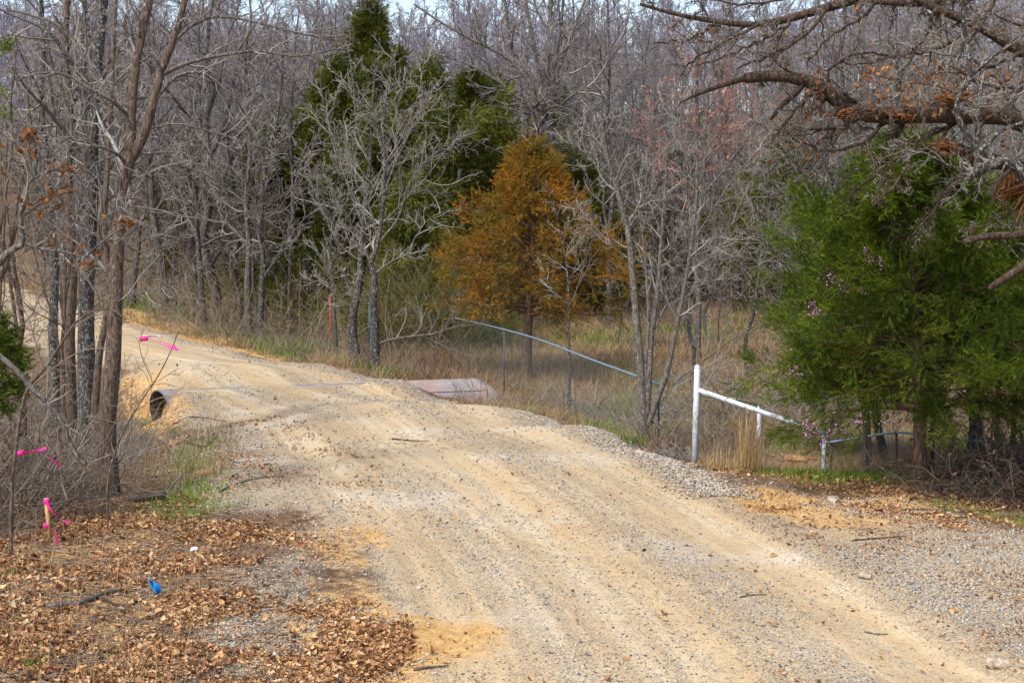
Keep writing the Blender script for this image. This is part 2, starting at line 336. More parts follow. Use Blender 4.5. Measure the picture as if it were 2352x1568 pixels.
extra = [offs(1500, 1045, -.03, .9, .9, -.55), offs(1350, 985, -.1, .9, 1.1, -.6), offs(1200, 928, -.22, .9, 1.3, -.6), offs(1060, 895, -.34, 1.2, 1.0, -.55),
         [-40, 66, 0.6], [-20, 66, .1], [0, 66, -.2], [20, 66, 0], [40, 60, 0], [40, 30, 0], [30, 10, 0], [-40, 40, .2], [-30, 20, -.2], [-20, 8, 0.1], [0, -10, .3], [20, -10, .2], [-20, -10, .2]]
C = np.vstack([C, np.array(extra)])
def _U(r2): return 0.5 * r2 * np.log(np.maximum(r2, 1e-9))
n_ = len(C); K = _U(((C[:, None, :2] - C[None, :, :2]) ** 2).sum(-1)) + np.eye(n_) * 0.05
A_ = np.zeros((n_ + 3, n_ + 3)); A_[:n_, :n_] = K; A_[:n_, n_:] = np.c_[np.ones(n_), C[:, :2]]; A_[n_:, :n_] = A_[:n_, n_:].T
wts = np.linalg.solve(A_, np.r_[C[:, 2], 0, 0, 0])
def tps(x, y):
    sh = x.shape; x = np.clip(x.ravel(), -42, 42); y = np.clip(y.ravel(), -12, 68)
    out = wts[n_] + wts[n_ + 1] * x + wts[n_ + 2] * y
    for i in range(n_): out = out + wts[i] * _U((x - C[i, 0]) ** 2 + (y - C[i, 1]) ** 2)
    return np.clip(out, -1.3, 1.2).reshape(sh)
# culvert axis (top line)
PIPE_R = 0.46
pa = W(360, 905, 27.7); pb = G(1118, 868, -.36)
pipe_top = -0.355
pa = np.array([pa[0], pa[1]]); pb = np.array([pb[0], pb[1]]); pdir = (pb - pa) / np.linalg.norm(pb - pa); plen = np.linalg.norm(pb - pa)
pnor = np.array([-pdir[1], pdir[0]])   # away from the camera
# road edges in world
LE = [(960, 1640), (950, 1568), (900, 1400), (835, 1250), (760, 1150), (620, 1050), (500, 975), (450, 910), (330, 862), (200, 810), (60, 770), (-150, 700), (-400, 640), (-700, 600)]
RE = [(2700, 1640), (2480, 1568), (2180, 1400), (1900, 1260), (1740, 1175), (1580, 1095), (1440, 1020), (1200, 928), (1000, 887), (860, 858), (640, 812), (420, 758), (200, 700), (-100, 630)]
zz = [0, 0, 0, 0, 0, -.05, -.15, -.3, -.3, -.25, -.15, 0, .1, .1]
LEW = np.array([G(p[0], p[1], z)[:2] for p, z in zip(LE, zz)]); REW = np.array([G(p[0], p[1], z)[:2] for p, z in zip(RE, zz)])
CLW = (LEW + REW) / 2; HWW = np.linalg.norm(LEW - REW, axis=1) / 2
def seg_project(x, y, poly):
    best = np.full(x.shape, 1e9); bs = np.zeros(x.shape); bv = np.zeros(x.shape); acc = 0
    for i in range(len(poly) - 1):
        a = poly[i]; d = poly[i + 1] - a; l = np.hypot(*d); d = d / l
        t = np.clip((x - a[0]) * d[0] + (y - a[1]) * d[1], 0, l)
        qx = x - a[0] - d[0] * t; qy = y - a[1] - d[1] * t; r = np.hypot(qx, qy)
        sgn = np.sign(qx * d[1] - qy * d[0]); m_ = r < best
        best = np.where(m_, r, best); bs = np.where(m_, acc + t, bs); bv = np.where(m_, sgn * r, bv); acc += l
    return best, bs, bv
def inside_d(x, y, poly):
    """signed distance to a closed polygon, positive inside"""
    poly = np.asarray(poly); pc = np.vstack([poly, poly[:1]]); r, _, _ = seg_project(x, y, pc)
    ins = np.zeros(x.shape, bool)
    for i in range(len(poly)):
        a = pc[i]; b_ = pc[i + 1]
        cond = ((a[1] > y) != (b_[1] > y)) & (x < (b_[0] - a[0]) * (y - a[1]) / (b_[1] - a[1] + 1e-12) + a[0]); ins ^= cond
    return np.where(ins, r, -r)
def hill(x, y):
    h = sstep(58, 165, y) * 14.5 + np.maximum(y - 175, 0) * 0.06
    h = h * (1 + 0.12 * np.sin(x * 0.03 + 0.6)) * (0.82 + 0.18 * sstep(10, 60, np.abs(x + 5)))
    side = sstep(26, 120, np.abs(x)) * 5
    return h + side
def base_h(x, y):
    z = tps(x, y)
    s = (x - pa[0]) * pdir[0] + (y - pa[1]) * pdir[1]; v = (x - pa[0]) * pnor[0] + (y - pa[1]) * pnor[1]
    # along the culvert: cover of soil over its crown
    cov = np.interp(s, [-2.2, -0.6, 0.02, 0.13, 0.24, 0.5, .8, 1.6, 1.85, 2.6, 2.8, 4.0, 4.3, 4.9, 5.25, 5.6, 6.4, 7.2], [-1.15, -1.1, -1.02, -.7, -.08, .01, -.024, -.024, .012, .012, -.028, -.03, .015, .015, -.12, -.30, -.42, -.6])
    tgt = pipe_top + cov
    wv = np.exp(-(v / np.where(v < 0, np.where(s < 1.2, 1.5, 1.0), .85)) ** 2) * sstep(-2.6, -1.2, s) * (1 - sstep(6.6, 7.6, s))
    z = z * (1 - wv) + tgt * wv
    return z
def height(x, y, detail=True):
    x = np.asarray(x, float); y = np.asarray(y, float)
    z = base_h(x, y) + hill(x, y)
    if detail:
        d = inside_d(x, y, np.vstack([LEW, REW[::-1]])); rd = sstep(-0.6, 0.5, d)
        _, s, v = seg_project(x, y, CLW)
        rut = -0.035 * (np.exp(-((v + 0.2) / .28) ** 2) + np.exp(-((v - 1.4) / .28) ** 2) + .6 * np.exp(-((v + 1.7) / .25) ** 2) + .5 * np.exp(-((v - 2.6) / .3) ** 2))
        berm = 0.04 * np.exp(-((d - 0.15) / 0.3) ** 2) * (v > 0)
        s_ = (x - pa[0]) * pdir[0] + (y - pa[1]) * pdir[1]; v_ = (x - pa[0]) * pnor[0] + (y - pa[1]) * pnor[1]
        near_pipe = np.exp(-(v_ / 0.9) ** 2) * (s_ > -1) * (s_ < 7.5)
        amp = (0.018 * rd + 0.15 * (1 - rd)) * (1 - .75 * near_pipe)
        amp = amp * (1 + 3 * sstep(60, 110, y))
        z = z + (rut * rd + berm) * (1 - near_pipe) * (y < 60) + amp * fbm(x, y, 0.5, 5) + 0.012 * fbm(x, y, 6, 3) * (y < 45)
    return z
def axis(lo, hi, st0, far_lo, far_hi, g=1.12):
    a = list(np.arange(lo, hi, st0)); s = st0; x = hi
    while x < far_hi: a.append(x); s *= g; x += s
    a.append(far_hi); s = st0; x = lo; b_ = []
    while x > far_lo: s *= g; x -= s; b_.append(x)
    return np.array(sorted(set(b_ + a)))
xs = axis(-13, 9.5, 0.10, -500, 500, 1.10)
ys = np.concatenate([np.arange(-20, 6, 1.0), np.arange(6, 33.5, 0.10), np.arange(33.5, 62, 0.3)]); _s = .3; _y = 62.0; _l = []
while _y < 700: _l.append(_y); _s *= 1.07; _y += _s
ys = np.concatenate([ys, _l])
X, Y = np.meshgrid(xs, ys, indexing='ij')
Z = height(X, Y)
def gz(x, y):
    """height of the finished ground sheet"""
    x = np.atleast_1d(np.asarray(x, float)); y = np.atleast_1d(np.asarray(y, float))
    i = np.clip(np.searchsorted(xs, x) - 1, 0, len(xs) - 2); j = np.clip(np.searchsorted(ys, y) - 1, 0, len(ys) - 2)
    fx = np.clip((x - xs[i]) / (xs[i + 1] - xs[i]), 0, 1); fy = np.clip((y - ys[j]) / (ys[j + 1] - ys[j]), 0, 1)
    return (Z[i, j] * (1 - fx) + Z[i + 1, j] * fx) * (1 - fy) + (Z[i, j + 1] * (1 - fx) + Z[i + 1, j + 1] * fx) * fy
def ongr(x, y, dz=0.0): return np.array([x, y, float(gz(x, y)[0]) + dz])

def PG(pts, z=0.0): return np.array([G(p[0], p[1], z)[:2] for p in pts])
def zones(x, y):
    d = inside_d(x, y, np.vstack([LEW, REW[::-1]]))
    _, s, v = seg_project(x, y, CLW)
    n1 = fbm(x, y, 0.9, 4)
    road = sstep(-0.9, 0.35, d + n1 * 0.9)
    apron = inside_d(x, y, PG([(2700, 1640), (2480, 1568), (1740, 1175), (1600, 1100), (1750, 1110), (2100, 1165), (2352, 1235), (2900, 1400)]))
    gravel_l = inside_d(x, y, PG([(330, 1568), (420, 1440), (560, 1290), (650, 1180), (800, 1250), (760, 1400), (600, 1568)]))
    bankl = inside_d(x, y, PG([(400, 960), (520, 960), (700, 1100), (640, 1200), (470, 1190), (380, 1080)], -.15))
    road = np.maximum(road, .78 * sstep(-.8, .5, apron + n1))
    road = np.maximum(road, .62 * sstep(-.4, .5, gravel_l + n1 * .8))
    road = np.maximum(road, .75 * sstep(-.5, .5, bankl + n1 * .6))
    leaf = inside_d(x, y, PG([(-600, 1640), (-600, 1190), (420, 1165), (600, 1190), (760, 1250), (830, 1420), (850, 1640)]))
    leafm = sstep(-.7, .9, leaf - .35 + n1 * 1.5) * (.55 + .5 * sstep(-.1, .3, fbm(x + 9, y, 1.3, 3))) * (1 - .55 * sstep(-.3, .3, gravel_l))
    # clay: strip on the left edge of the road, bank above the ditch, far bend, apron patches
    stripe = inside_d(x, y, PG([(720, 1640), (760, 1500), (730, 1340), (640, 1230), (780, 1205), (880, 1250), (930, 1380), (955, 1640)]))
    clay = .88 * sstep(-.7, .45, stripe - .1 + n1 * 1.0)
    clay = np.maximum(clay, .62 * sstep(-.6, .6, leaf + n1) * sstep(-.05, .35, fbm(x - 7, y + 3, 1.2, 4)))
    far_b = inside_d(x, y, PG([(262, 728), (400, 764), (560, 800), (665, 820), (650, 800), (520, 768), (400, 728), (285, 706)], -.25))
    clay = np.maximum(clay, .95 * sstep(-.5, .3, far_b + n1 * .6))
    bank = inside_d(x, y, PG([(255, 860), (420, 895), (430, 960), (300, 1000), (250, 960)], -.5))
    clay = np.maximum(clay, .60 * sstep(-.4, .4, bank + n1 * .8))
    clay = np.maximum(clay, sstep(-.5, .8, apron) * sstep(-.35, .25, fbm(x * .6 + 3, y * 1.0, 1.1, 4)) * .85)
    ap2 = inside_d(x, y, PG([(1620, 1125), (1800, 1120), (2150, 1150), (2200, 1200), (1900, 1180), (1700, 1190)]))
    clay = np.maximum(clay, .7 * sstep(-.3, .3, ap2 + n1 * .5))
    clay = np.maximum(clay, .7 * sstep(-1.6, -.6, x + 13) * (1 - sstep(-9.5, -8, x)) * sstep(44, 50, y) * (y < 60))
    g1 = inside_d(x, y, PG([(285, 708), (400, 730), (560, 772), (690, 812), (690, 780), (520, 728), (380, 690), (280, 690)], -.3))
    g2 = inside_d(x, y, PG([(1780, 1085), (2100, 1100), (2130, 1115), (1900, 1108)], -.08))
    g3 = inside_d(x, y, PG([(2140, 1160), (2352, 1185), (2500, 1210), (2352, 1200), (2180, 1172)], .02))
    g4 = inside_d(x, y, PG([(320, 1175), (400, 1120), (400, 1000), (500, 960), (460, 1060), (500, 1165), (400, 1205)]))
    green = np.maximum.reduce([.85 * sstep(-1.0, .3, g1 + n1 * 1.4), .9 * sstep(-.7, .3, g2 + n1 * .5), .7 * sstep(-.3, .3, g3 + n1 * .5), .46 * sstep(-.4, .4, g4 + n1 * .8)])
    green = np.maximum(green, .55 * sstep(.05, .4, fbm(x + 40, y, .35, 4)) * (y > 18) * (y < 60) * (d < -.8))
    fld = sstep(.6, 2.0, -d) * (v > 0) * (1 - sstep(52, 66, y)) * (apron < -.3)
    vv = v
    grav = .18 + .50 * sstep(.9, -.1, d) + .35 * np.exp(-((vv - .6) / .35) ** 2) + .25 * np.exp(-((vv + 1.1) / .35) ** 2) + .3 * np.exp(-((vv - 2.1) / .3) ** 2)
    grav = grav - .32 * np.exp(-((vv + .25) / .3) ** 2) - .32 * np.exp(-((vv - 1.4) / .3) ** 2) - .3 * np.exp(-((vv + 1.8) / .3) ** 2) + .2 * sstep(-.5, .5, apron) + .4 * sstep(-.4, .4, gravel_l) + .4 * sstep(-.5, .3, bankl)
    clay = clay
    return dict(d=d, s=s, v=v, road=road, leaf=np.clip(leafm, 0, 1), clay=np.clip(clay, 0, 1), green=np.clip(green, 0, 1), field=fld, grav=np.clip(grav, 0, 1), apron=apron, bankl=bankl, gl=gravel_l)
Zn = zones(X.ravel(), Y.ravel())
V = np.stack([X.ravel(), Y.ravel(), Z.ravel()], -1)
nx, ny = X.shape; idx = np.arange(nx * ny).reshape(nx, ny)
F = np.stack([idx[:-1, :-1], idx[1:, :-1], idx[1:, 1:], idx[:-1, 1:]], -1).reshape(-1, 4)
road_f = (Zn['d'][F].mean(1) > 0) & (V[F][:, :, 1].mean(1) < 75)
def ground_part(name, F):
    used = np.unique(F); remap = np.full(len(V), -1); remap[used] = np.arange(len(used))
    me = mesh_np(name, V[used], [remap[F]], True)
    for an, ks in (('mixa', ('road', 'leaf', 'clay')), ('mixb', ('green', 'field', 'grav'))):
        a = me.color_attributes.new(an, 'FLOAT_COLOR', 'POINT')
        a.data.foreach_set('color', np.stack([Zn[k][used] for k in ks] + [np.ones(len(used))], -1).astype(np.float32).ravel())
    uvl = me.uv_layers.new(name='road_uv')
    uvs = np.stack([Zn['v'][used], Zn['s'][used]], -1)[remap[F].ravel()]
    uvl.data.foreach_set('uv', uvs.astype(np.float32).ravel())
    return tag(obj(name, me, M['ground']), kind='structure')
ground_part('ground', F[~road_f]); ground_part('gravel_road', F[road_f])

# creek water in the ditch
wm, wN, wL, wb = mat_new('creek_water'); wb.inputs['Base Color'].default_value = (0.10, 0.11, 0.10, 1); wb.inputs['Roughness'].default_value = 0.06; wb.inputs['IOR'].default_value = 1.33
wb.inputs['Specular IOR Level'].default_value = 1.0
_b = wN.new('ShaderNodeBump'); _b.inputs['Strength'].default_value = 0.12; wL.new(noise(wN, wL, coords(wN, wL), 6, 2), _b.inputs['Height']); wL.new(_b.outputs[0], wb.inputs['Normal'])
wp = np.array([[-13, 21.5], [-7.6, 23.5], [-7.0, 27.6], [-9.5, 27.8], [-14, 26.5]])
tag(obj('water', mesh_np('water', np.c_[wp, np.full(5, -0.93)], [np.arange(5)[None, :]]), wm), kind='structure')

# ------------------------------------------------------------------ culvert
def culvert():
    rng = np.random.default_rng(3)
    cz = pipe_top - PIPE_R
    o = empty('culvert_pipe', (*((pa + pb) / 2), cz)); org = np.array(o.location)
    tag(o, 'rusty pinkish steel culvert pipe half buried across the gravel road', 'culvert')
    S, Kk = 48, 40
    th = np.linspace(0, 2 * np.pi, S, endpoint=False)
    up = np.sin(th); out = np.cos(th)     # out>0 : away from the camera
    def ring(rr, t):
        s0 = 0.06 + 0.17 * (-out) - 0.05 * up            # left mouth, cut on the skew
        s1 = plen + 0.16 - 0.34 * np.maximum(up, 0) ** 2   # right end
        s = s0 + (s1 - s0) * t
        x = pa[0] + pdir[0] * s + pnor[0] * rr * out; y = pa[1] + pdir[1] * s + pnor[1] * rr * out
        return np.stack([x, y, cz + rr * up], -1)
    ts = np.linspace(0, 1, Kk)
    Vo = np.array([ring(PIPE_R * (1 + 0.004 * math.sin(i * 1.7)), t) for i, t in enumerate(ts)]).reshape(-1, 3)
    Vi = np.array([ring(PIPE_R - 0.035, t) for t in ts]).reshape(-1, 3)
    i = np.arange(Kk * S).reshape(Kk, S)
    q = lambda a, b: np.stack([a, np.roll(a, -1, -1), np.roll(b, -1, -1), b], -1).reshape(-1, 4)
    m_ = Kk * S
    F = [q(i[:-1], i[1:]), q(i[1:] + m_, i[:-1] + m_), q(i[0] + m_, i[0]), q(i[-1], i[-1] + m_)]
    m, N, L, b = mat_new('rusty_steel')
    P = coords(N, L); n1 = noise(N, L, P, 0.9, 4, 0.6); n2 = noise(N, L, coords(N, L, (1, 1, 3)), 7, 6, 0.7)
    r = ramp(N, [(0.36, (0.13, 0.13, 0.14)), (0.47, (0.21, 0.18, 0.18)), (0.58, (0.26, 0.165, 0.13)), (0.68, (0.18, 0.155, 0.15))]); L.new(n1, r.inputs[0])
    f = ramp(N, [(0.5, (0, 0, 0)), (0.72, (0.7,) * 3)]); L.new(n2, f.inputs[0])
    L.new(mixrgb(N, L, f.outputs[0], r.outputs[0], (0.36, 0.31, 0.27)), b.inputs['Base Color']); b.inputs['Roughness'].default_value = 0.8
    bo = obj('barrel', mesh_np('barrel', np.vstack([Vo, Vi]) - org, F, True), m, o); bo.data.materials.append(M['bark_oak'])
    ni = len(F[0]); mi = np.zeros(len(bo.data.polygons), np.int32); mi[ni:2 * ni] = 1; bo.data.polygons.foreach_set('material_index', mi)  # inner faces: dirty dark lining, with the mouth's shade put into its colour
    # lap seam along the near side, above the buried part
    a = math.radians(148)
    P = np.array([[pa[0] + pdir[0] * s + pnor[0] * (PIPE_R + .003) * math.cos(a), pa[1] + pdir[1] * s + pnor[1] * (PIPE_R + .003) * math.cos(a), cz + (PIPE_R + .003) * math.sin(a)] for s in np.linspace(4.5, plen - .1, 12)])
    tube_obj('seam', [(P[None], np.full((1, 12), .007))], 5, M['bark_oak'], o, org)
culvert()

# ------------------------------------------------------------------ small things of people
def straight(pts, r, k=None, cap=True, dome=0.0):
    """polyline pipe with closed ends"""
    p = np.asarray(pts, float); p = p if k is None else spline(p, k)
    d0 = nrm(p[1] - p[0]); d1 = nrm(p[-1] - p[-2])
    rr = np.full(len(p), r) if np.isscalar(r) else np.asarray(r, float)
    P = np.vstack([p[0], p, p[-1] + d1 * dome * .7, p[-1] + d1 * dome]) ; R = np.r_[1e-4, rr, rr[-1] * (.65 if dome else .5), 1e-4]
    P[0] = p[0] - d0 * 1e-4
    if not dome: P[-2] = p[-1] + d1 * 1e-4; P[-1] = p[-1] + d1 * 2e-4
    return P[None], R[None]
# white pipe barrier
g1 = ongr(*G(1594, 1066, -.12)[:2]); g2 = ongr(*G(1742, 1012, -.3)[:2]); g3 = ongr(*G(1893, 1084, -.12)[:2])
o = empty('pipe_barrier', g1); tag(o, 'white painted pipe barrier with tall domed post and sloping rails beside the road', 'barrier')
t1 = W(1602, 843, g1[1]); t2 = W(1745, 925, g2[1]); t3 = W(1893, 992, g3[1])
tube_obj('post', [straight([g1 - [0, 0, .3], t1], .040, dome=.035)], 20, M['white_paint'], o, g1)
tube_obj('post', [straight([g2 - [0, 0, .3], t2], .030)], 16, M['white_paint'], o, g1)
tube_obj('post', [straight([g3 - [0, 0, .3], t3], .028)], 16, M['white_paint'], o, g1)
ra = W(1606, 896, g1[1] - .03); rb = t3 + np.array([0, 0, -.02])
tube_obj('rail', [straight([ra, rb], .031)], 16, M['white_paint'], o, g1)
tube_obj('rail', [straight([W(1600, 905, g1[1] + .05), t2 + np.array([0.02, 0, -.02])], .029)], 16, M['mossy_paint'], o, g1)

def fence(label, line, posts, hgt, mesh_step=0.085, wire_r=0.0009, rail_r=.017, cut=None):
    """chain link fence along a line of (x,y, top z); rail, posts and woven wire"""
    line = np.asarray(line, float); o = empty('chain_link_fence', (line[0, 0], line[0, 1], line[0, 2] - hgt)); org = np.array(o.location)
    tag(o, label, 'fence', 'chain link fences')
    n = 40; P = spline(line, n); sl = np.r_[0, np.cumsum(np.linalg.norm(np.diff(P, axis=0), axis=1))]
    at = lambda s: np.stack([np.interp(s, sl, P[:, i]) for i in range(3)], -1)
    tube_obj('top_rail', [straight(P, rail_r)], 10, M['blue_pipe'], o, org)
    for s in posts:
        p = at(s * sl[-1]); gzv = float(gz(p[0], p[1])[0])
        tube_obj('post', [straight([[p[0], p[1] + .03, gzv - .3], [p[0], p[1] + .03, p[2] - .01]], .016)], 10, M['dark_post'], o, org)
    segs = []; s = np.arange(-hgt, sl[-1], mesh_step)
    for sg in (1, -1):
        a = s if sg == 1 else s + hgt
        for s0 in a:
            e0, e1 = s0, s0 + sg * hgt; lo = max(min(e0, e1), 0); hi = min(max(e0, e1), sl[-1])
            if hi - lo < .05: continue
            ss = np.linspace(lo, hi, 5); f = np.abs(ss - e0) / hgt
            q = at(ss); q[:, 2] -= f * hgt; segs.append(q)
    segs = np.array(segs); segs[:, :, 1] += .012
    tube_obj('wire_mesh', [(segs, np.full(segs.shape[:2], wire_r))], 3, M['fence_wire'], o, org)
fence('chain link fence with blue top rail running from the thicket toward the multi-stemmed tree',
      [W(1040, 729, 33), W(1120, 747, 31), W(1230, 777, 28), W(1360, 826, 24.5), W(1470, 866, 22), W(1520, 884, 21)], [.26, .99], 1.15)
fence('chain link fence with sagging blue top rail behind the cedar trunks on the right',
      [W(1900, 1016, 18.6), W(1985, 1003, 18.4), W(2062, 993, 18.2), W(2125, 1000, 17.8), W(2240, 1012, 17.2), W(2420, 1028, 16.6)], [0.02, .3, .5, .78, 1.0], 0.62, .07)

def ribbon(name, label, pts, wd, seed, parent=None, group=None, waves=0.5):
    rng = np.random.default_rng(seed); P = spline(pts, 26); n = len(P)
    T = nrm(np.gradient(P, axis=0)); ph = np.linspace(0, waves * 6, n) + rng.random() * 2
    A = nrm(np.cross(T, [0.1, 1, 0.2])); B = np.cross(T, A)
    S = A * np.cos(ph * .5)[:, None] + B * np.sin(ph * .5)[:, None] * .7
    off = B * 0.004
    wv = wd * (0.75 + .25 * np.cos(ph * 1.3))[:, None]
    V = np.vstack([P - S * wv / 2, P + S * wv / 2, P + S * wv / 2 + off * .2, P - S * wv / 2 + off * .2])
    i = np.arange(n - 1); F = np.stack([i, i + 1, i + 1 + n, i + n], -1); F2 = np.stack([i + 3 * n, i + 2 * n, i + 1 + 2 * n, i + 1 + 3 * n], -1)
    org = P[0] if parent is None else np.array(parent.location)
    o = obj(name, mesh_np(name, V - org, [F, F2], True), M['pink_tape'], parent, tuple(org) if parent is None else None)
    if parent is None: tag(o, label, 'ribbon', group)
    return o
# ribbon on the sapling over the road
def ribbon_thing(label, base, tails, wd, group):
    o = empty('flagging_ribbon', base); tag(o, label, 'ribbon', group)
    P, R = straight([np.array(base) - [0.045, 0, 0.012], np.array(base) + [0.03, 0, -.004]], .022)
    tube_obj('knot', [(P, R)], 8, M['pink_tape'], o, base)
    for i, t in enumerate(tails): ribbon('tail', None, t, wd, i + 5, o)
    return o
D1 = 13.5
ribbon_thing('pink flagging ribbon on a thin twig hanging over the far road', W(332, 776, D1), [[W(330, 776, D1), W(352, 780, D1), W(382, 795, D1), W(410, 803, D1 - .1)], [W(332, 774, D1), W(360, 774, D1 + .1), W(380, 788, D1), W(405, 797, D1)]], .028, 'pink survey ribbons')
D2 = 12.6
ribbon_thing('pink flagging ribbon tied low in the brambles at the left edge', W(48, 1038, D2), [[W(48, 1038, D2), W(70, 1035, D2 - .1), W(90, 1033, D2), W(106, 1028, D2)], [W(48, 1038, D2), W(88, 1040, D2 - .1), W(115, 1052, D2 - .1), W(138, 1068, D2)]], .034, 'pink survey ribbons')
# survey stake
sb = ongr(*G(117, 1258, .03)[:2]); D3 = sb[1]
o = empty('survey_stake', sb); tag(o, 'wooden survey stake with two pink ribbons at the edge of the brambles', 'stake')
tp = W(106, 1143, D3)
tube_obj('stake', [straight([sb - [0, 0, .12], tp], .020)], 4, M['wood_stake'], o, sb, smooth=False)
for i, t in enumerate([[W(106, 1152, D3 - .03), W(120, 1175, D3 - .06), W(138, 1190, D3 - .1), W(164, 1198, D3 - .1)], [W(109, 1155, D3 - .03), W(118, 1170, D3), W(140, 1192, D3), W(158, 1202, D3 - .1)], [W(110, 1206, D3 - .03), W(122, 1215, D3 - .06), W(130, 1232, D3 - .1), W(133, 1252, D3 - .1)]]):
    ribbon('ribbon', None, t, .03, i + 11, o)
for py in (1150, 1206):
    c = W(107, py, D3); tube_obj('knot', [straight([c - [0, 0, .02], c + [0, 0, .02]], .027)], 8, M['pink_tape'], o, sb)
# blue flag
fb = ongr(*G(362, 1388, .03)[:2]); Df = fb[1]
o = empty('pin_flag', fb); tag(o, 'small blue plastic pin flag in the leaf litter', 'flag')
q = [W(338, 1326, Df), W(352, 1334, Df + .02), W(371, 1347, Df - .02), W(369, 1358, Df - .02), W(362, 1368, Df), W(346, 1350, Df + .03)]
Vq = np.array(q + [p + np.array([0, .004, .001]) for p in q]); k6 = np.arange(6)
obj('cloth', mesh_np('cloth', Vq - fb, [k6[None], (k6 + 6)[::-1][None], np.stack([k6, (k6 + 1) % 6, (k6 + 1) % 6 + 6, k6 + 6], -1)[:, ::-1]]), M['blue_flag'], o)
tube_obj('wire', [straight([fb - [0, 0, .05], W(341, 1330, Df)], .002)], 5, M['fence_wire'], o, fb)
# red stake, blue and brown posts behind the twin trees
rs_ = ongr(*W(758, 712, 36)[:2]); o = tag(tube_obj('marker_stake', [straight([rs_ - [0, 0, .1] - rs_, W(759, 676, 36) - rs_], .018)], 4, M['red_stake'], None, (0, 0, 0), False, tuple(rs_)), 'red painted marker stake left of the twin trees', 'stake', 'posts behind the twin trees')
for px, y0, y1, r_, mm, lb in ((849, 690, 745, .04, 'blue_post', 'dark blue post between the twin tree trunks'), (864, 680, 790, .09, 'splinter', 'reddish brown post behind the right twin trunk')):
    b_ = ongr(*W(px, y1, 35.5)[:2]); tag(tube_obj('fence_post', [straight([[0, 0, -.2], W(px, y0, 35.5) - b_], r_)], 8, M[mm], None, (0, 0, 0), True, tuple(b_)), lb, 'post', 'posts behind the twin trees')
# white litter
def blob(name, label, cat, pos, r, mat, seed, squash=(1, 1, .6), group=None, sub=2):
    rng = np.random.default_rng(seed); import bmesh
    bm = bmesh.new(); bmesh.ops.create_icosphere(bm, subdivisions=sub, radius=1.0)
    n = rng.normal(size=(6, 3)); n = nrm(n)
    for v in bm.verts:
        c = np.array(v.co); k = 1.0
        for i in range(6): k -= max(0, c @ n[i] - (.55 + .05 * i)) * .8
        v.co = Vector(c * k * np.array(squash) * r * (1 + .05 * rng.normal()))
    me = bpy.data.meshes.new(name); bm.to_mesh(me); bm.free()
    o = obj(name, me, mat, None, tuple(pos)); o.rotation_euler.z = rng.random() * 6
    return tag(o, label, cat, group)
blob('litter_scrap', 'crumpled white plastic scrap on the leaf litter', 'litter', ongr(*G(445, 1280, .03)[:2], .02), .055, M['plastic_white'], 3, (1, .7, .45))
for i, (px, py, z, r_, mm, lb) in enumerate([(921, 1071, 0, .05, 'rock', 'small dark stone alone in the middle of the gravel road'), (1987, 1334, .02, .075, 'rock', 'pale rounded rock in the gravel at lower right'),
        (1826, 1036, -.3, .15, 'rock_orange', 'large tan rock lying beyond the pipe barrier'), (370, 1000, -.5, .14, 'rock_orange', 'orange rock below the open culvert mouth'), (402, 1038, -.4, .13, 'rock_orange', 'orange rock on the bank lower than the culvert mouth'),
        (766, 838, -.38, .16, 'rock_orange', 'orange clay lump on the far shoulder left of the twin trees'), (1912, 1148, 0, .10, 'rock', 'pale flat stone under the left side of the cedar'), (2290, 1525, .02, .10, 'rock', 'grey brown rock near the lower right corner'),
        (1135, 912, -.28, .10, 'rock_orange', 'rusty stone at the right end of the culvert pipe'), (1790, 1164, 0, .06, 'rock_orange', 'orange stone at the washed road shoulder'), (470, 1093, -.1, .13, 'rock_orange', 'long orange stone half buried on the left bank'),
        (1470, 1050, 0, .09, 'rock', 'brown stone on the road crest before the multi-stemmed tree'), (2190, 1410, .02, .045, 'rock_orange', 'flat orange stone on the right apron'), (1775, 1268, .02, .045, 'rock_orange', 'orange lump of clay on the right road edge')]):
    blob('rock', lb, 'rock', ongr(*G(px, py, z)[:2], r_ * .15), r_, M[mm], 20 + i, (1.15, .9, .55), 'loose rocks')

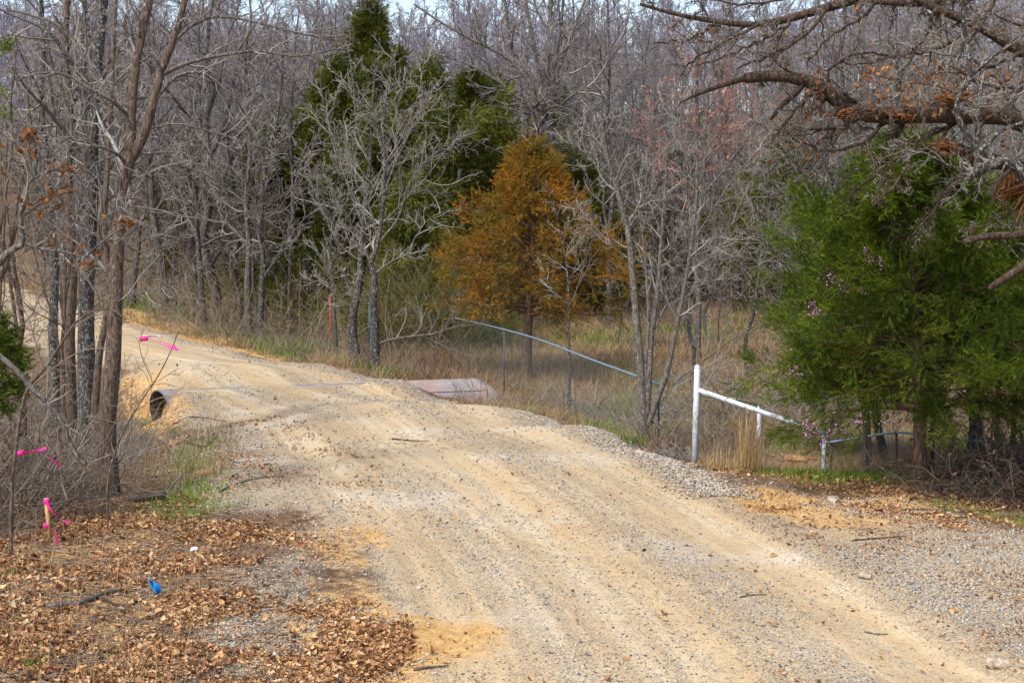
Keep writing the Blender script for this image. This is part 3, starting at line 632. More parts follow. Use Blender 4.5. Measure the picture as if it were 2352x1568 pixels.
# ------------------------------------------------------------------ ground clutter (uncountable)
def ndots(n, box, fn, seed):
    rng = np.random.default_rng(seed); out = []; got = 0
    while got < n:
        # even in picture terms: more near the viewer
        D = box[2] * (box[3] / box[2]) ** rng.random(n); x = D * rng.uniform(box[0], box[1], n)
        p = fn(x, D); k = rng.random(n) < p; out.append(np.stack([x[k], D[k]], -1)); got += k.sum()
        if len(out) > 60: break
    return np.concatenate(out)[:n]
FW = 0.40
def frame_rand(rng, n):
    a = rng.random(n) * 2 * np.pi; return np.stack([np.cos(a), np.sin(a), 0 * a], -1), np.stack([-np.sin(a), np.cos(a), 0 * a], -1)
def leaves_mesh(P, size, rng, flat=0.35, lift=0.012):
    n = len(P); U, V_ = frame_rand(rng, n)
    tilt = rng.normal(size=(n, 3)) * flat; U = nrm(U + tilt * [0, 0, 1]); Nn = nrm(np.cross(U, V_)); V_ = nrm(np.cross(Nn, U) + rng.normal(size=(n, 1)) * flat * .7 * Nn); Nn = np.cross(U, V_)
    s = (size * rng.uniform(.55, 1.3, n))[:, None]; cup = rng.uniform(-.15, .5, n)[:, None]
    wd = rng.uniform(.16, .46, n)[:, None]
    c = P
    pts = [c - U * s * .5 + Nn * s * cup, c - U * s * .1 + V_ * s * wd * .9 + Nn * s * cup * .7, c + U * s * .28 + V_ * s * wd * .6 + Nn * s * cup * .8, c + U * s * .55 + Nn * s * cup * 1.3,
           c + U * s * .2 - V_ * s * wd * .8 + Nn * s * cup * .6, c - U * s * .2 - V_ * s * wd * .7 + Nn * s * cup, c]
    V = np.stack(pts, 1).reshape(-1, 3) + [0, 0, lift]
    b = np.arange(n)[:, None] * 7
    F = np.concatenate([np.stack([b[:, 0] + 6, b[:, 0] + i, b[:, 0] + (i + 1) % 6], -1) for i in range(6)])
    return V, [F]
def stones_mesh(P, size, rng):
    n = len(P); base = np.array([[1, 0, 0], [0, 1, 0], [-1, 0, 0], [0, -1, 0], [.15, .1, .8], [0, 0, -.6]], float)
    s = size[:, None, None] * rng.uniform(.6, 1.25, (n, 1, 3)) * np.array([1, 1, .75])
    V = base[None] * s * (1 + rng.normal(size=(n, 6, 3)) * .18)
    a = rng.random(n) * 6.28; c, s_ = np.cos(a), np.sin(a)
    V = np.stack([V[..., 0] * c[:, None] - V[..., 1] * s_[:, None], V[..., 0] * s_[:, None] + V[..., 1] * c[:, None], V[..., 2]], -1) + P[:, None]
    f = np.array([[0, 1, 4], [1, 2, 4], [2, 3, 4], [3, 0, 4], [1, 0, 5], [2, 1, 5], [3, 2, 5], [0, 3, 5]])
    return V.reshape(-1, 3), [(np.arange(n)[:, None, None] * 6 + f[None]).reshape(-1, 3)]
def on_ground(q, dz=0.0): return np.c_[q, gz(q[:, 0], q[:, 1]) + dz]
rng = np.random.default_rng(11)
def f_leaf(x, y):
    z = zones(x, y); p = np.maximum(z['leaf'] * 1.0, .30 * (z['apron'] > -.2) * sstep(.05, .6, fbm(x + 2, y, 1.1, 4))); p = np.where((z['d'] > .1) & (z['apron'] < 0), .003, p)
    p = np.maximum(p, .3 * ((z['d'] < -.3) & (z['apron'] < -.2) & (x > 0) & (y > 12) & (y < 18)))
    return np.clip(p, 0, 1) * np.clip(.34 + 2.6 * fbm(x, y, 1.7, 4), .05, 1)
q = ndots(72000, (-FW, FW, 7.2, 20), f_leaf, 12)
V_, F_ = leaves_mesh(on_ground(q), .027 * np.clip(rng.lognormal(0, .45, len(q)), .4, 2.8), rng, .6)
tag(obj('fallen_leaves', mesh_np('fallen_leaves', V_, F_), M['leaf_litter']), 'dry brown leaves scattered over the ground at lower left and along the verges', 'leaves', kind='stuff')
def f_peb(x, y):
    z = zones(x, y); p = .05 + .55 * z['grav'] ** 2 * z['road']
    return np.clip(p * (z['road'] > .2) * np.clip(.6 + 1.6 * fbm(x + 5, y, .8, 4), .08, 1), 0, 1)
q = ndots(60000, (-FW, FW, 7.2, 30), f_peb, 13)
sz = .0085 * (1 + np.maximum(rng.normal(size=len(q)), -.5) * .45) * np.clip(q[:, 1] / 13, 1, 1.8); sz[rng.random(len(q)) < .004] *= 2.0
V_, F_ = stones_mesh(on_ground(q, .003), sz, rng)
tag(obj('gravel', mesh_np('gravel', V_, F_), M['pebbles']), 'loose grey and tan gravel lying on the road', 'gravel', kind='stuff')
# coarse gravel ridge along the far shoulder
def f_ridge(x, y):
    z = zones(x, y); return np.exp(-((z['d'] - .12) / .28) ** 2) * (z['v'] > 0) * (y > 15) * .9
q = ndots(11000, (-FW, FW, 14, 42), f_ridge, 14)
V_, F_ = stones_mesh(on_ground(q, .01), .014 * rng.uniform(.6, 1.6, len(q)), rng)
tag(obj('shoulder_gravel', mesh_np('shoulder_gravel', V_, F_), M['pebbles']), 'ridge of coarse grey gravel along the far shoulder of the road', 'gravel', kind='stuff')

def blades(P, h, wd, rng, lean=0.35, curve=0.5, k=4):
    """tapered bent grass blades, one quad strip each"""
    n = len(P); A, B = frame_rand(rng, n); h = h[:, None]
    t = np.linspace(0, 1, k); le = rng.uniform(0, lean, n)[:, None]; cu = rng.uniform(0, curve, n)[:, None]
    pts = [P + np.array([0, 0, 1]) * h * ti * (1 - .35 * cu * ti) + A * h * (le * ti + cu * ti * ti) for ti in t]
    V = []
    for i, p in enumerate(pts):
        ww = (wd * (1 - .85 * t[i]))[:, None] / 2 if not np.isscalar(wd) else wd * (1 - .85 * t[i]) / 2
        V += [p - B * ww, p + B * ww]
    V = np.stack(V, 1); n2 = 2 * k; b = np.arange(n)[:, None] * n2
    F = np.concatenate([b + np.array([2 * i, 2 * i + 1, 2 * i + 3, 2 * i + 2]) for i in range(k - 1)])
    return V.reshape(-1, 3), [F]
def f_field(x, y):
    z = zones(x, y)
    s = (x - pa[0]) * pdir[0] + (y - pa[1]) * pdir[1]; v = (x - pa[0]) * pnor[0] + (y - pa[1]) * pnor[1]
    px_ = 1176 + x / y * FPX
    thin = np.where((px_ < 900) & (z['d'] < -1.0), .16, 1.0) * np.where((y > 46), .3, 1.0) * np.where(z['green'] > .5, .25, 1.0)
    return thin * ((z['d'] < -.35) & (z['v'] > 0) & ~((v < .7) & (v > -1.6) & (s < 7.0) & (s > 0)) & (z['apron'] < -.5) & (y > 16)) * np.clip(.5 + 1.3 * fbm(x, y, .5, 3), .1, 1)
q = ndots(110000, (-.42, FW, 17, 70), f_field, 15)
h_ = rng.uniform(.08, .42, len(q)) * np.clip(q[:, 1] / 30, .7, 1.2)
V_, F_ = blades(on_ground(q, -.02), h_, .009 * np.clip(q[:, 1] / 22, .8, 3), rng, 1.3, 1.2)
tag(obj('dry_grass', mesh_np('dry_grass', V_, F_), M['grass_dry']), 'dead reddish tan grass and weeds covering the field behind the road', 'grass', kind='stuff')
def f_green(x, y):
    return zones(x, y)['green'] ** 1.5
q = ndots(34000, (-FW, FW, 9, 60), f_green, 16)
V_, F_ = blades(on_ground(q, -.01), rng.uniform(.05, .16, len(q)) * np.clip(q[:, 1] / 18, .7, 2.2), .008 * np.clip(q[:, 1] / 16, .8, 3), rng, .6, .5)
tag(obj('green_grass', mesh_np('green_grass', V_, F_), M['grass_green']), 'short bright green grass along the verges', 'grass', kind='stuff')
# weeds on the left bank and in the leaf litter
def f_bank(x, y):
    a = inside_d(x, y, PG([(270, 1150), (280, 960), (400, 950), (520, 960), (560, 1080), (480, 1170), (380, 1190)], -.3)); b_ = inside_d(x, y, PG([(-300, 1640), (-300, 1250), (300, 1180), (560, 1300), (420, 1640)]))
    c_ = inside_d(x, y, PG([(-300, 1230), (-300, 850), (330, 840), (330, 1000), (260, 1160)], -.3))
    return .8 * (a > 0) + .12 * (b_ > 0) + .8 * (c_ > 0)
q = ndots(7000, (-FW, -.02, 8, 32), f_bank, 17)
V_, F_ = blades(on_ground(q, -.01), rng.uniform(.08, .42, len(q)), .006, rng, .5, .6)
tag(obj('weed_stalks', mesh_np('weed_stalks', V_, F_), M['grass_dry']), 'thin dry weed stalks on the left bank and in the litter', 'weeds', kind='stuff')

# fine woody debris and leaf crumbs
def f_deb(x, y):
    z = zones(x, y); p = .9 * z['leaf'] + .45 * (z['apron'] > -.4) + .6 * (z['bankl'] > -1) + .5 * (z['d'] < -.2) + .02
    return np.clip(p, 0, 1) * np.clip(.45 + 1.6 * fbm(x + 8, y, 1.9, 4), .05, 1)
q = ndots(60000, (-FW, FW, 7.2, 34), f_deb, 18)
V_, F_ = leaves_mesh(on_ground(q), .017 * np.clip(q[:, 1] / 12, 1, 2.6) * np.clip(rng.lognormal(0, .4, len(q)), .5, 2.5), rng, .6, .004)
tag(obj('leaf_crumbs', mesh_np('leaf_crumbs', V_, F_), M['leaf_crumb']), 'crumbled brown leaf bits strewn over soil and verges', 'leaves', kind='stuff')
q = on_ground(ndots(2600, (-FW, -.02, 7.2, 22), lambda x, y: zones(x, y)['leaf'] * (zones(x, y)['d'] < -.3), 19), .006)
A_, B_ = frame_rand(rng, len(q)); ln_ = rng.lognormal(-2.4, .5, len(q))[:, None]
P_ = np.stack([q - A_ * ln_, q - A_ * ln_ * .3 + B_ * ln_ * .12 + [0, 0, .006], q + A_ * ln_ * .4 - B_ * ln_ * .08 + [0, 0, .008], q + A_ * ln_], 1)
V_, F_ = tubes([(P_, np.tile([.0035, .004, .003, .0015], (len(q), 1)) * rng.uniform(.6, 1.4, (len(q), 1)))], 4)
tag(obj('twig_litter', mesh_np('twig_litter', V_, F_), M['twig_brown']), 'small broken twigs strewn over the litter and the shoulders', 'twigs', kind='stuff')

# a tall clump of tan grass by the barrier
def clump(label, px, py, z, n, hgt, spread, seed, mat='grass_tan', name='grass_clump', wd=.009):
    rng = np.random.default_rng(seed); c = ongr(*G(px, py, z)[:2])
    q = np.zeros((n, 3)); q[:, :2] = rng.normal(size=(n, 2)) * spread
    V_, F_ = blades(q, rng.uniform(.35, 1, n) ** 1.0 * hgt, wd, rng, .22, .35, 5)
    return tag(obj(name, mesh_np(name, V_, F_), M[mat], None, tuple(c - [0, 0, .02])), label, 'grass')
clump('tall clump of dry tan grass in front of the white barrier', 1718, 1076, -.05, 160, .95, .07, 1)
clump('low tuft of tan grass right of the grey stump', 1650, 1080, -.05, 90, .4, .10, 2)
clump('green weed tuft at the upper lip of the culvert mouth', 398, 960, -.4, 60, .16, .05, 4, 'grass_green', 'weed_tuft', .02)
clump('green weed tuft on the shoulder beside the multi-stemmed tree', 1440, 1003, -.1, 140, .16, .12, 5, 'grass_green', 'weed_tuft', .02)
clump('blue green weed tuft at the bottom left corner', 75, 1545, .05, 40, .10, .05, 6, 'grass_green', 'weed_tuft', .016)
clump('green weed tuft in the leaf litter near the left edge', 38, 1325, .05, 60, .09, .05, 7, 'grass_green', 'weed_tuft', .014)

# sticks and logs lying about
def stick(label, pts, r, mat='bark_oak', name='stick', z=0.0, cat='stick', taper=.4, lift=1.0):
    P = []
    for p in pts:
        g = G(p[0], p[1], z); P.append(ongr(g[0], g[1], r * lift + (p[2] if len(p) > 2 else 0)))
    P = spline(P, 14); rr = r * np.linspace(1, taper, 14); org = P[0].copy()
    A, R = straight(P, rr)
    return tag(tube_obj(name, [(A, R)], 8, M[mat], None, org, True, tuple(org)), label, cat, 'fallen sticks')
stick('thin dark stick lying across the middle of the road', [(900, 1002), (940, 1004), (985, 1009)], .012, z=-.1)
stick('long curved grey stick at the left edge of the gravel', [(505, 1133), (550, 1110), (600, 1099), (652, 1096)], .016, 'bark_grey')
stick('short thick rotten log on the left bank', [(298, 1168), (335, 1163), (366, 1156), (372, 1148)], .05, 'bark_near', 'log', taper=.9)
stick('forked dry stick propped on the rotten log', [(380, 1150, .02), (402, 1125, .10), (424, 1118, .16)], .014, 'bark_grey')
stick('long curved dead branch in the litter at lower left', [(110, 1432), (190, 1420), (240, 1395), (284, 1386)], .026, 'bark_grey', taper=.3)
stick('straight brown stick above the long curved branch', [(60, 1390), (110, 1400), (165, 1402)], .012, 'bark_near')
stick('slanting dark stick crossing the curved dead branch', [(200, 1395), (250, 1412), (288, 1434)], .014, 'bark_oak')
stick('dark stick lying below the survey stake', [(0, 1338), (60, 1330), (112, 1326)], .020, 'bark_near')
stick('small stick leaning in the litter above the blue flag', [(328, 1313, .0), (336, 1322, .03), (344, 1330, .1)], .012, 'bark_oak')
stick('thin stick on the sand at the bottom left road edge', [(950, 1537), (985, 1533), (1030, 1528)], .012, 'bark_near')
stick('short stick near the grey bank gravel', [(400, 928), (440, 925), (520, 944)], .014, z=-.3)
stick('black charred stick end on the left bank', [(430, 1010), (470, 1022), (500, 1002)], .024, z=-.2)
stick('twig on the right apron below the leaf scraps', [(1960, 1253), (2020, 1244), (2080, 1240)], .010)
stick('thin twig near the right cedar on bare soil', [(2040, 1170), (2100, 1175), (2180, 1178)], .012, 'bark_near')
stick('dark stick along the green strip at the right edge', [(2090, 1190), (2160, 1193), (2230, 1190)], .012)
stick('reddish stick on the right road edge', [(1700, 1372), (1730, 1368), (1762, 1366)], .008, 'bark_near')
stick('short weathered stick low on the right apron', [(1985, 1445), (2010, 1450), (2040, 1449)], .008, 'bark_grey')

# ------------------------------------------------------------------ trees
def hpoly(pts, D, k=14):
    """(px,py[,dD]) -> world spline"""
    return spline([W(p[0], p[1], D + (p[2] if len(p) > 2 else 0)) for p in pts], k)
def hero(name, label, cat, base_D, trunks, limbs, seed, mats, lv=(5, 5, 4), up=.05, rmin=.005, ratio=(.5, .5, .5), wob=.16, group=None, snap=True, thin=1.0, tipk=.32, extra_limbs=0, t0=.35, ang=(30, 62), leaves=None, lv_len=None, foot=1.25):
    """trunks: list of (pts, r0, r1) ; limbs: the same, thinner"""
    rng = np.random.default_rng(seed)
    tp, tr = [], []
    for i, (pts, r0, r1) in enumerate(trunks):
        P = hpoly(pts, base_D, 22)
        if snap and i == 0:
            g = float(gz(P[0, 0], P[0, 1])[0]); P[0, 2] = g - .12
        rr = (r0 + (r1 * thin - r0) * np.linspace(0, 1, 22) ** .8)
        if i == 0: rr[:2] *= [foot, 1.08]
        tp.append(P); tr.append(rr)
    org = tp[0][0].copy(); o = empty(name, org); tag(o, label, cat, group)
    TP, TR = np.array(tp), np.array(tr)
    for i in range(len(TP)): tube_obj('trunk', [(TP[i:i + 1], TR[i:i + 1])], 12, mats[0], o, org)
    if limbs:
        LP = np.array([hpoly(p, base_D, 14) for p, _, _ in limbs]); LR = thin * np.array([a + (b - a) * np.linspace(0, 1, 14) ** .8 for _, a, b in limbs])
    if extra_limbs:
        q = grow(TP, TR, poly_len(TP), extra_limbs, rng, .38, ang, up, wob * .8, 14, t0, .98, .55, rmin * 2)
        if limbs: LP = np.concatenate([LP, q[0]]); LR = np.concatenate([LR, q[1]])
        else: LP, LR = q[0], q[1]
    for i in range(len(LP)): tube_obj('limb', [(LP[i:i + 1], LR[i:i + 1])], 7, mats[1], o, org)
    LL = poly_len(LP)
    # tips of the trunks also branch
    tips = grow(TP, TR, poly_len(TP) * tipk, max(3, lv[0]), rng, ratio[0], ang, up, wob, 7, .45, .99, .5, rmin * 1.4)
    a = grow(LP, LR, LL, lv[0], rng, ratio[0], ang, up, wob, 7, .15, .98, .6, rmin * 1.4)
    a = tuple(np.concatenate([u, v]) for u, v in zip(a, tips))
    b = grow(*a, lv[1], rng, ratio[1], ang, up, wob * 1.1, 5, .15, .97, .7, rmin)
    g2 = [a[:2], b[:2]]; sd_ = [4, 3]
    if lv[2]:
        c = grow(*b, lv[2], rng, ratio[2], ang, up * .6, wob * 1.2, 4, .15, .97, .8, rmin * .75); g2.append(c[:2]); sd_.append(3)
    tube_obj('twigs', g2, sd_, mats[2], o, org)
    if leaves:
        cnt, size, mat, zlo = leaves
        tips_ = g2[-1][0][:, -1]; k_ = rng.choice(len(tips_), min(cnt, len(tips_)), replace=False)
        V_, F_ = leaves_mesh(tips_[k_] - org, size, rng, 1.2, 0); obj('leaves', mesh_np('leaves', V_, F_), mat, o)
    return o
BN = (M['bark_near'], M['bark_grey'], M['twig_brown']); BL = (M['bark_lichen'], M['bark_grey'], M['twig_pale'])
# left foreground tree
hero('bare_tree', 'tall forked tree with furrowed brown bark nearest on the left', 'tree', 15.2,
     [([(250, 1145), (248, 1060), (246, 960), (258, 850), (264, 720), (270, 560), (284, 440), (298, 360), (302, 250), (315, 130), (345, 0), (360, -140)], .118, .030),
      ([(296, 372), (330, 310), (352, 235), (372, 160), (400, 90), (425, 0), (450, -120)], .062, .025)],
     [([(340, 285), (352, 240), (392, 185), (440, 166), (485, 178), (540, 230), (590, 300, .5)], .028, .008),
      ([(375, 170), (430, 145), (520, 125), (600, 118), (690, 130), (790, 108, .6)], .028, .007), ([(395, 100), (440, 60), (500, 38), (590, 52), (680, 75), (800, 100, .5)], .022, .007),
      ([(296, 268, 0), (262, 235, -.2), (205, 203, -.3), (150, 172, -.3), (80, 170, -.5), (10, 200, -.5)], .026, .007), ([(290, 375), (262, 350, -.2), (200, 328, -.4), (150, 318, -.5), (70, 300, -.7)], .022, .006),
      ([(320, 355), (345, 352), (385, 350), (428, 352)], .018, .006), ([(345, 295), (400, 285), (470, 298), (560, 325), (640, 350)], .014, .005),
      ([(302, 200), (312, 120), (322, 60), (300, 10)], .02, .01), ([(318, 100), (280, 60), (240, 20), (210, -30)], .016, .007), ([(268, 560), (300, 535, -.3), (330, 500, -.5)], .012, .005),
      ([(265, 640), (230, 610, .2), (190, 540, .3), (170, 470, .3)], .012, .005), ([(252, 700), (300, 680, -.2), (370, 660, -.4), (430, 655, -.5)], .008, .004)],
     1, (M['bark_near'], M['bark_grey'], M['twig_mix']), (8, 6, 4), .05, .0036)
# cluster of trunks behind it
for i, (lb, D, tr, lm) in enumerate([
    ('dark lichen speckled trunk directly left of the furrowed brown tree', 20.2, [([(205, 1040), (203, 940), (200, 850), (198, 700), (205, 560), (212, 430), (214, 300), (225, 150), (240, 0), (250, -120)], .155, .045)],
     [([(205, 640), (235, 560), (262, 470), (275, 380), (290, 240)], .06, .02), ([(212, 420), (180, 330), (150, 240), (120, 150), (100, 40)], .04, .012), ([(214, 300), (190, 200), (198, 100), (190, 0)], .04, .014)]),
    ('straight grey brown trunk second in the left cluster', 20.8, [([(163, 1010), (160, 900), (158, 760), (165, 640), (160, 520), (155, 380), (160, 240), (150, 100), (160, -60)], .115, .04)],
     [([(160, 560), (140, 470), (110, 400), (60, 340)], .03, .01), ([(156, 380), (190, 300), (210, 200), (205, 80)], .035, .012), ([(165, 640), (190, 560), (185, 470), (195, 380)], .03, .012)]),
    ('slim trunk with green grey lichen at the left end of the cluster', 22.5, [([(124, 925), (125, 850), (122, 740), (126, 620), (118, 500), (110, 380), (95, 240), (100, 100), (90, -60)], .095, .03)],
     [([(118, 500), (80, 420), (40, 360), (0, 330)], .024, .008), ([(110, 380), (130, 300), (140, 200), (150, 100)], .026, .01)]),
    ('leaning trunk joined low to the cluster beside the furrowed tree', 18.6, [([(222, 1040), (218, 960), (222, 880), (230, 800), (246, 720), (250, 620), (240, 520), (246, 400), (255, 250), (262, 80), (270, -80)], .062, .025)],
     [([(246, 720), (200, 640), (150, 600), (90, 590)], .02, .007), ([(250, 600), (290, 500), (300, 440)], .018, .007)]),
    ('thin pale trunk just behind the leaning trunk', 24, [([(190, 930), (186, 800), (188, 650), (180, 450), (200, 300), (190, 120), (200, -60)], .07, .03)], [([(186, 450), (220, 350), (240, 200)], .03, .01)])]):
    hero('bare_tree', lb, 'tree', D, tr, lm, 10 + i, (M['bark_lichen'] if i in (0, 2, 4) else M['bark_near'], M['bark_grey'], M['twig_mix']), (7, 5, 4), .05, .0048, group='cluster of trunks on the left', extra_limbs=6, t0=.5)
# twin trees beyond the road
hero('bare_tree', 'left of the twin grey lichen trees beyond the road, slightly leaning trunk', 'tree', 33.4,
     [([(817, 838), (810, 770), (812, 715), (826, 650), (830, 560), (842, 460), (850, 360), (856, 250), (862, 140)], .135, .03)],
     [([(835, 520), (800, 430), (770, 330), (740, 230)], .05, .012), ([(842, 470), (880, 380), (905, 280), (930, 180)], .05, .012), ([(850, 380), (820, 290), (812, 200), (800, 110)], .045, .012),
      ([(828, 600), (780, 560), (740, 480), (705, 400)], .04, .010), ([(852, 330), (880, 250), (895, 170), (905, 90)], .04, .012), ([(832, 560), (790, 490), (745, 430), (690, 390)], .03, .01), ([(812, 705), (790, 690), (740, 650), (690, 640)], .022, .008),
      ([(838, 500), (790, 400), (750, 280), (735, 180)], .04, .01), ([(845, 430), (910, 350), (960, 280), (1010, 230)], .04, .01)],
     30, BL, (9, 6, 4), .07, .0068, group='twin trees beyond the road', wob=.2, thin=.62)
hero('bare_tree', 'right of the twin grey lichen trees, dark base and wide spreading limbs', 'tree', 32.0,
     [([(861, 853), (860, 760), (858, 690), (860, 635), (852, 600), (868, 560), (880, 470), (884, 380), (880, 300), (890, 200)], .115, .025)],
     [([(860, 630), (900, 600), (940, 585), (985, 575)], .05, .016), ([(862, 610), (838, 580), (815, 540), (780, 520)], .045, .012), ([(868, 560), (915, 500), (940, 420), (1000, 350), (1060, 310)], .055, .012),
      ([(872, 520), (930, 460), (985, 400), (1040, 330), (1105, 300)], .04, .012), ([(880, 450), (910, 370), (950, 290), (1000, 200)], .045, .011), ([(866, 790), (905, 778), (950, 772), (1000, 766), (1040, 752), (1120, 740), (1170, 700)], .05, .018),
      ([(870, 560), (850, 480), (810, 400), (790, 300)], .04, .011), ([(884, 380), (930, 300), (960, 220), (975, 140)], .04, .011), ([(858, 700), (830, 690), (812, 640), (780, 620)], .03, .01), ([(930, 590), (970, 520), (1010, 490), (1080, 480)], .03, .01),
      ([(1010, 765), (1040, 720), (1060, 690), (1100, 670)], .02, .009)],
     31, BL, (9, 6, 4), .06, .0068, group='twin trees beyond the road', wob=.22, thin=.62)
hero('sapling', 'thin pale sapling just left of the twin trees', 'tree', 34, [([(775, 828), (770, 740), (768, 660), (760, 580), (768, 500), (765, 440)], .038, .014)], [([(768, 650), (740, 600), (715, 540)], .018, .008), ([(764, 600), (800, 540), (820, 470)], .018, .008)], 32, BL, (5, 4, 3), .08, .006, extra_limbs=5, thin=.7)
hero('bare_tree', 'many stemmed tree rising from the road shoulder behind the white post', 'tree', 20.9,
     [([(1478, 1008), (1476, 960), (1472, 860), (1464, 760), (1452, 620), (1440, 520), (1412, 420), (1385, 330), (1350, 220), (1330, 120)], .085, .022),
      ([(1482, 985), (1490, 880), (1496, 780), (1512, 650), (1520, 540), (1528, 430), (1532, 320)], .058, .018), ([(1488, 975), (1500, 940), (1530, 860), (1548, 780), (1566, 690), (1588, 560), (1600, 440), (1602, 300)], .062, .018),
      ([(1484, 960), (1482, 860), (1490, 740), (1484, 620), (1470, 500), (1450, 380)], .045, .014)],
     [([(1496, 770), (1530, 700), (1570, 630), (1625, 560), (1700, 500)], .02, .007), ([(1500, 945), (1560, 870), (1620, 825), (1680, 780), (1740, 740)], .016, .007), ([(1452, 600), (1400, 560), (1350, 500), (1310, 470)], .018, .006),
      ([(1440, 520), (1480, 440), (1490, 340), (1520, 250)], .022, .007), ([(1412, 420), (1370, 380), (1330, 340), (1280, 320)], .018, .006), ([(1588, 560), (1640, 480), (1690, 400), (1760, 330)], .02, .006), ([(1600, 450), (1570, 350), (1560, 260), (1540, 180)], .02, .006),
      ([(1488, 960), (1540, 1000), (1600, 1045)], .014, .006), ([(1520, 540), (1490, 450), (1500, 360)], .015, .006), ([(1566, 690), (1620, 650), (1680, 640)], .012, .005)],
     33, (M['bark_grey'], M['bark_grey'], M['twig_pale']), (8, 6, 3), .05, .0042, thin=.8)
hero('sapling', 'slender pale sapling in front of the rust coloured cedar', 'tree', 28, [([(1308, 835), (1306, 770), (1306, 680), (1300, 600), (1285, 530), (1275, 470)], .030, .012)], [([(1303, 660), (1330, 590), (1345, 530)], .014, .006), ([(1305, 700), (1260, 650), (1240, 590)], .014, .006)], 34, BL, (5, 4, 3), .09, .005, extra_limbs=4, thin=.6)
hero('bare_tree', 'big spreading grey oak whose limbs rise above the rust cedar', 'tree', 46,
     [([(1235, 800), (1238, 650), (1240, 520), (1242, 400), (1240, 310), (1246, 230)], .24, .12), ([(1270, 620), (1285, 480), (1275, 380), (1262, 310), (1258, 180), (1262, 60), (1270, -60)], .13, .06)],
     [([(1246, 260), (1228, 205), (1185, 150), (1140, 118), (1080, 90), (1010, 50), (950, 10)], .10, .03), ([(1246, 240), (1270, 190), (1278, 120), (1290, 40), (1300, -60)], .10, .04), ([(1240, 300), (1226, 260), (1190, 225), (1150, 190), (1110, 120), (1090, 20)], .09, .03),
      ([(1246, 230), (1290, 140), (1320, 60), (1360, -40)], .09, .03), ([(1180, 150), (1170, 80), (1160, 0), (1150, -80)], .07, .03), ([(1242, 300), (1300, 230), (1360, 190), (1420, 110), (1450, 20)], .07, .02), ([(1150, 190), (1080, 150), (1020, 130), (960, 120)], .05, .015),
      ([(1240, 290), (1190, 280), (1150, 270), (1100, 260)], .04, .012), ([(1246, 230), (1230, 120), (1210, 20), (1200, -80)], .08, .03), ([(1250, 250), (1320, 200), (1400, 180)], .04, .012)],
     35, (M['bark_grey'], M['bark_grey'], M['twig_mid']), (10, 6, 4), .05, .0105, wob=.2, snap=True, extra_limbs=5, t0=.6)
for i, (lb, D, tr, ex) in enumerate([
    ('dark trunked tree at the wood edge above the first green verge', 47, [([(376, 700), (372, 620), (352, 500), (346, 380), (350, 240), (340, 100), (345, -60)], .16, .05)], 14),
    ('slim speckled tree right of the first dark trunked tree', 42, [([(467, 742), (462, 660), (455, 560), (450, 430), (460, 300), (455, 150), (460, 20)], .10, .03)], 14),
    ('pair member with pale patches left of the short dark stump trunk', 40, [([(572, 760), (568, 660), (572, 560), (565, 460), (575, 330), (560, 200), (570, 60)], .11, .03)], 14),
    ('darker trunk immediately right of the pale patched tree', 39.5, [([(597, 762), (600, 680), (604, 600), (600, 500), (610, 380), (640, 250), (650, 120)], .10, .03)], 12),
    ('thin grey stem standing before the green cedar mass', 40, [([(666, 775), (664, 680), (668, 560), (672, 430), (666, 300), (675, 180)], .06, .025)], 12),
    ('crooked short dark trunk between the speckled and patched trees', 43, [([(548, 748), (552, 700), (540, 620), (548, 520), (530, 400), (520, 280)], .09, .03)], 12),
    ('dark trunk at far right of the field edge', 52, [([(1643, 735), (1640, 660), (1644, 560), (1640, 420), (1655, 280), (1650, 120)], .16, .05)], 14),
    ('second dark trunk left of the one at the field edge', 54, [([(1612, 730), (1610, 640), (1606, 520), (1610, 380), (1600, 220), (1605, 60)], .14, .04)], 14),
    ('leaning grey trunk behind the left side of the near cedar', 50, [([(1692, 738), (1695, 660), (1700, 560), (1720, 430), (1725, 280), (1740, 100)], .15, .04)], 14),
    ('tall slim grey tree between rust cedar and many stemmed tree', 44, [([(1395, 770), (1400, 660), (1398, 540), (1410, 420), (1395, 300), (1400, 150), (1395, 0)], .12, .03)], 16)]):
    hero('bare_tree', lb, 'tree', D, tr, [], 50 + i, (M['bark_lichen'] if i % 2 else M['bark_far'], M['bark_far'], M['twig_mid']), (6, 5, 4), .05, .0088, extra_limbs=ex, t0=.25, group='trees at the edge of the wood', wob=.24)
# red budding tree
def red_tree():
    o = hero('budding_tree', 'tree with pinkish red buds behind the many stemmed tree', 'tree', 36, [([(1600, 810), (1605, 700), (1600, 560), (1615, 430), (1620, 300), (1630, 190)], .09, .03)],
         [([(1600, 540), (1540, 450), (1500, 350), (1490, 250)], .04, .012), ([(1612, 450), (1680, 370), (1730, 300), (1760, 220)], .04, .012), ([(1618, 330), (1570, 260), (1550, 180)], .03, .01), ([(1615, 400), (1660, 280), (1690, 180)], .03, .01)],
         70, (M['bark_far'], M['bark_far'], M['twig_red']), (8, 6, 4), .05, .0065, leaves=(6000, .05, M['bud_red'], 0), extra_limbs=5, t0=.5)
red_tree()

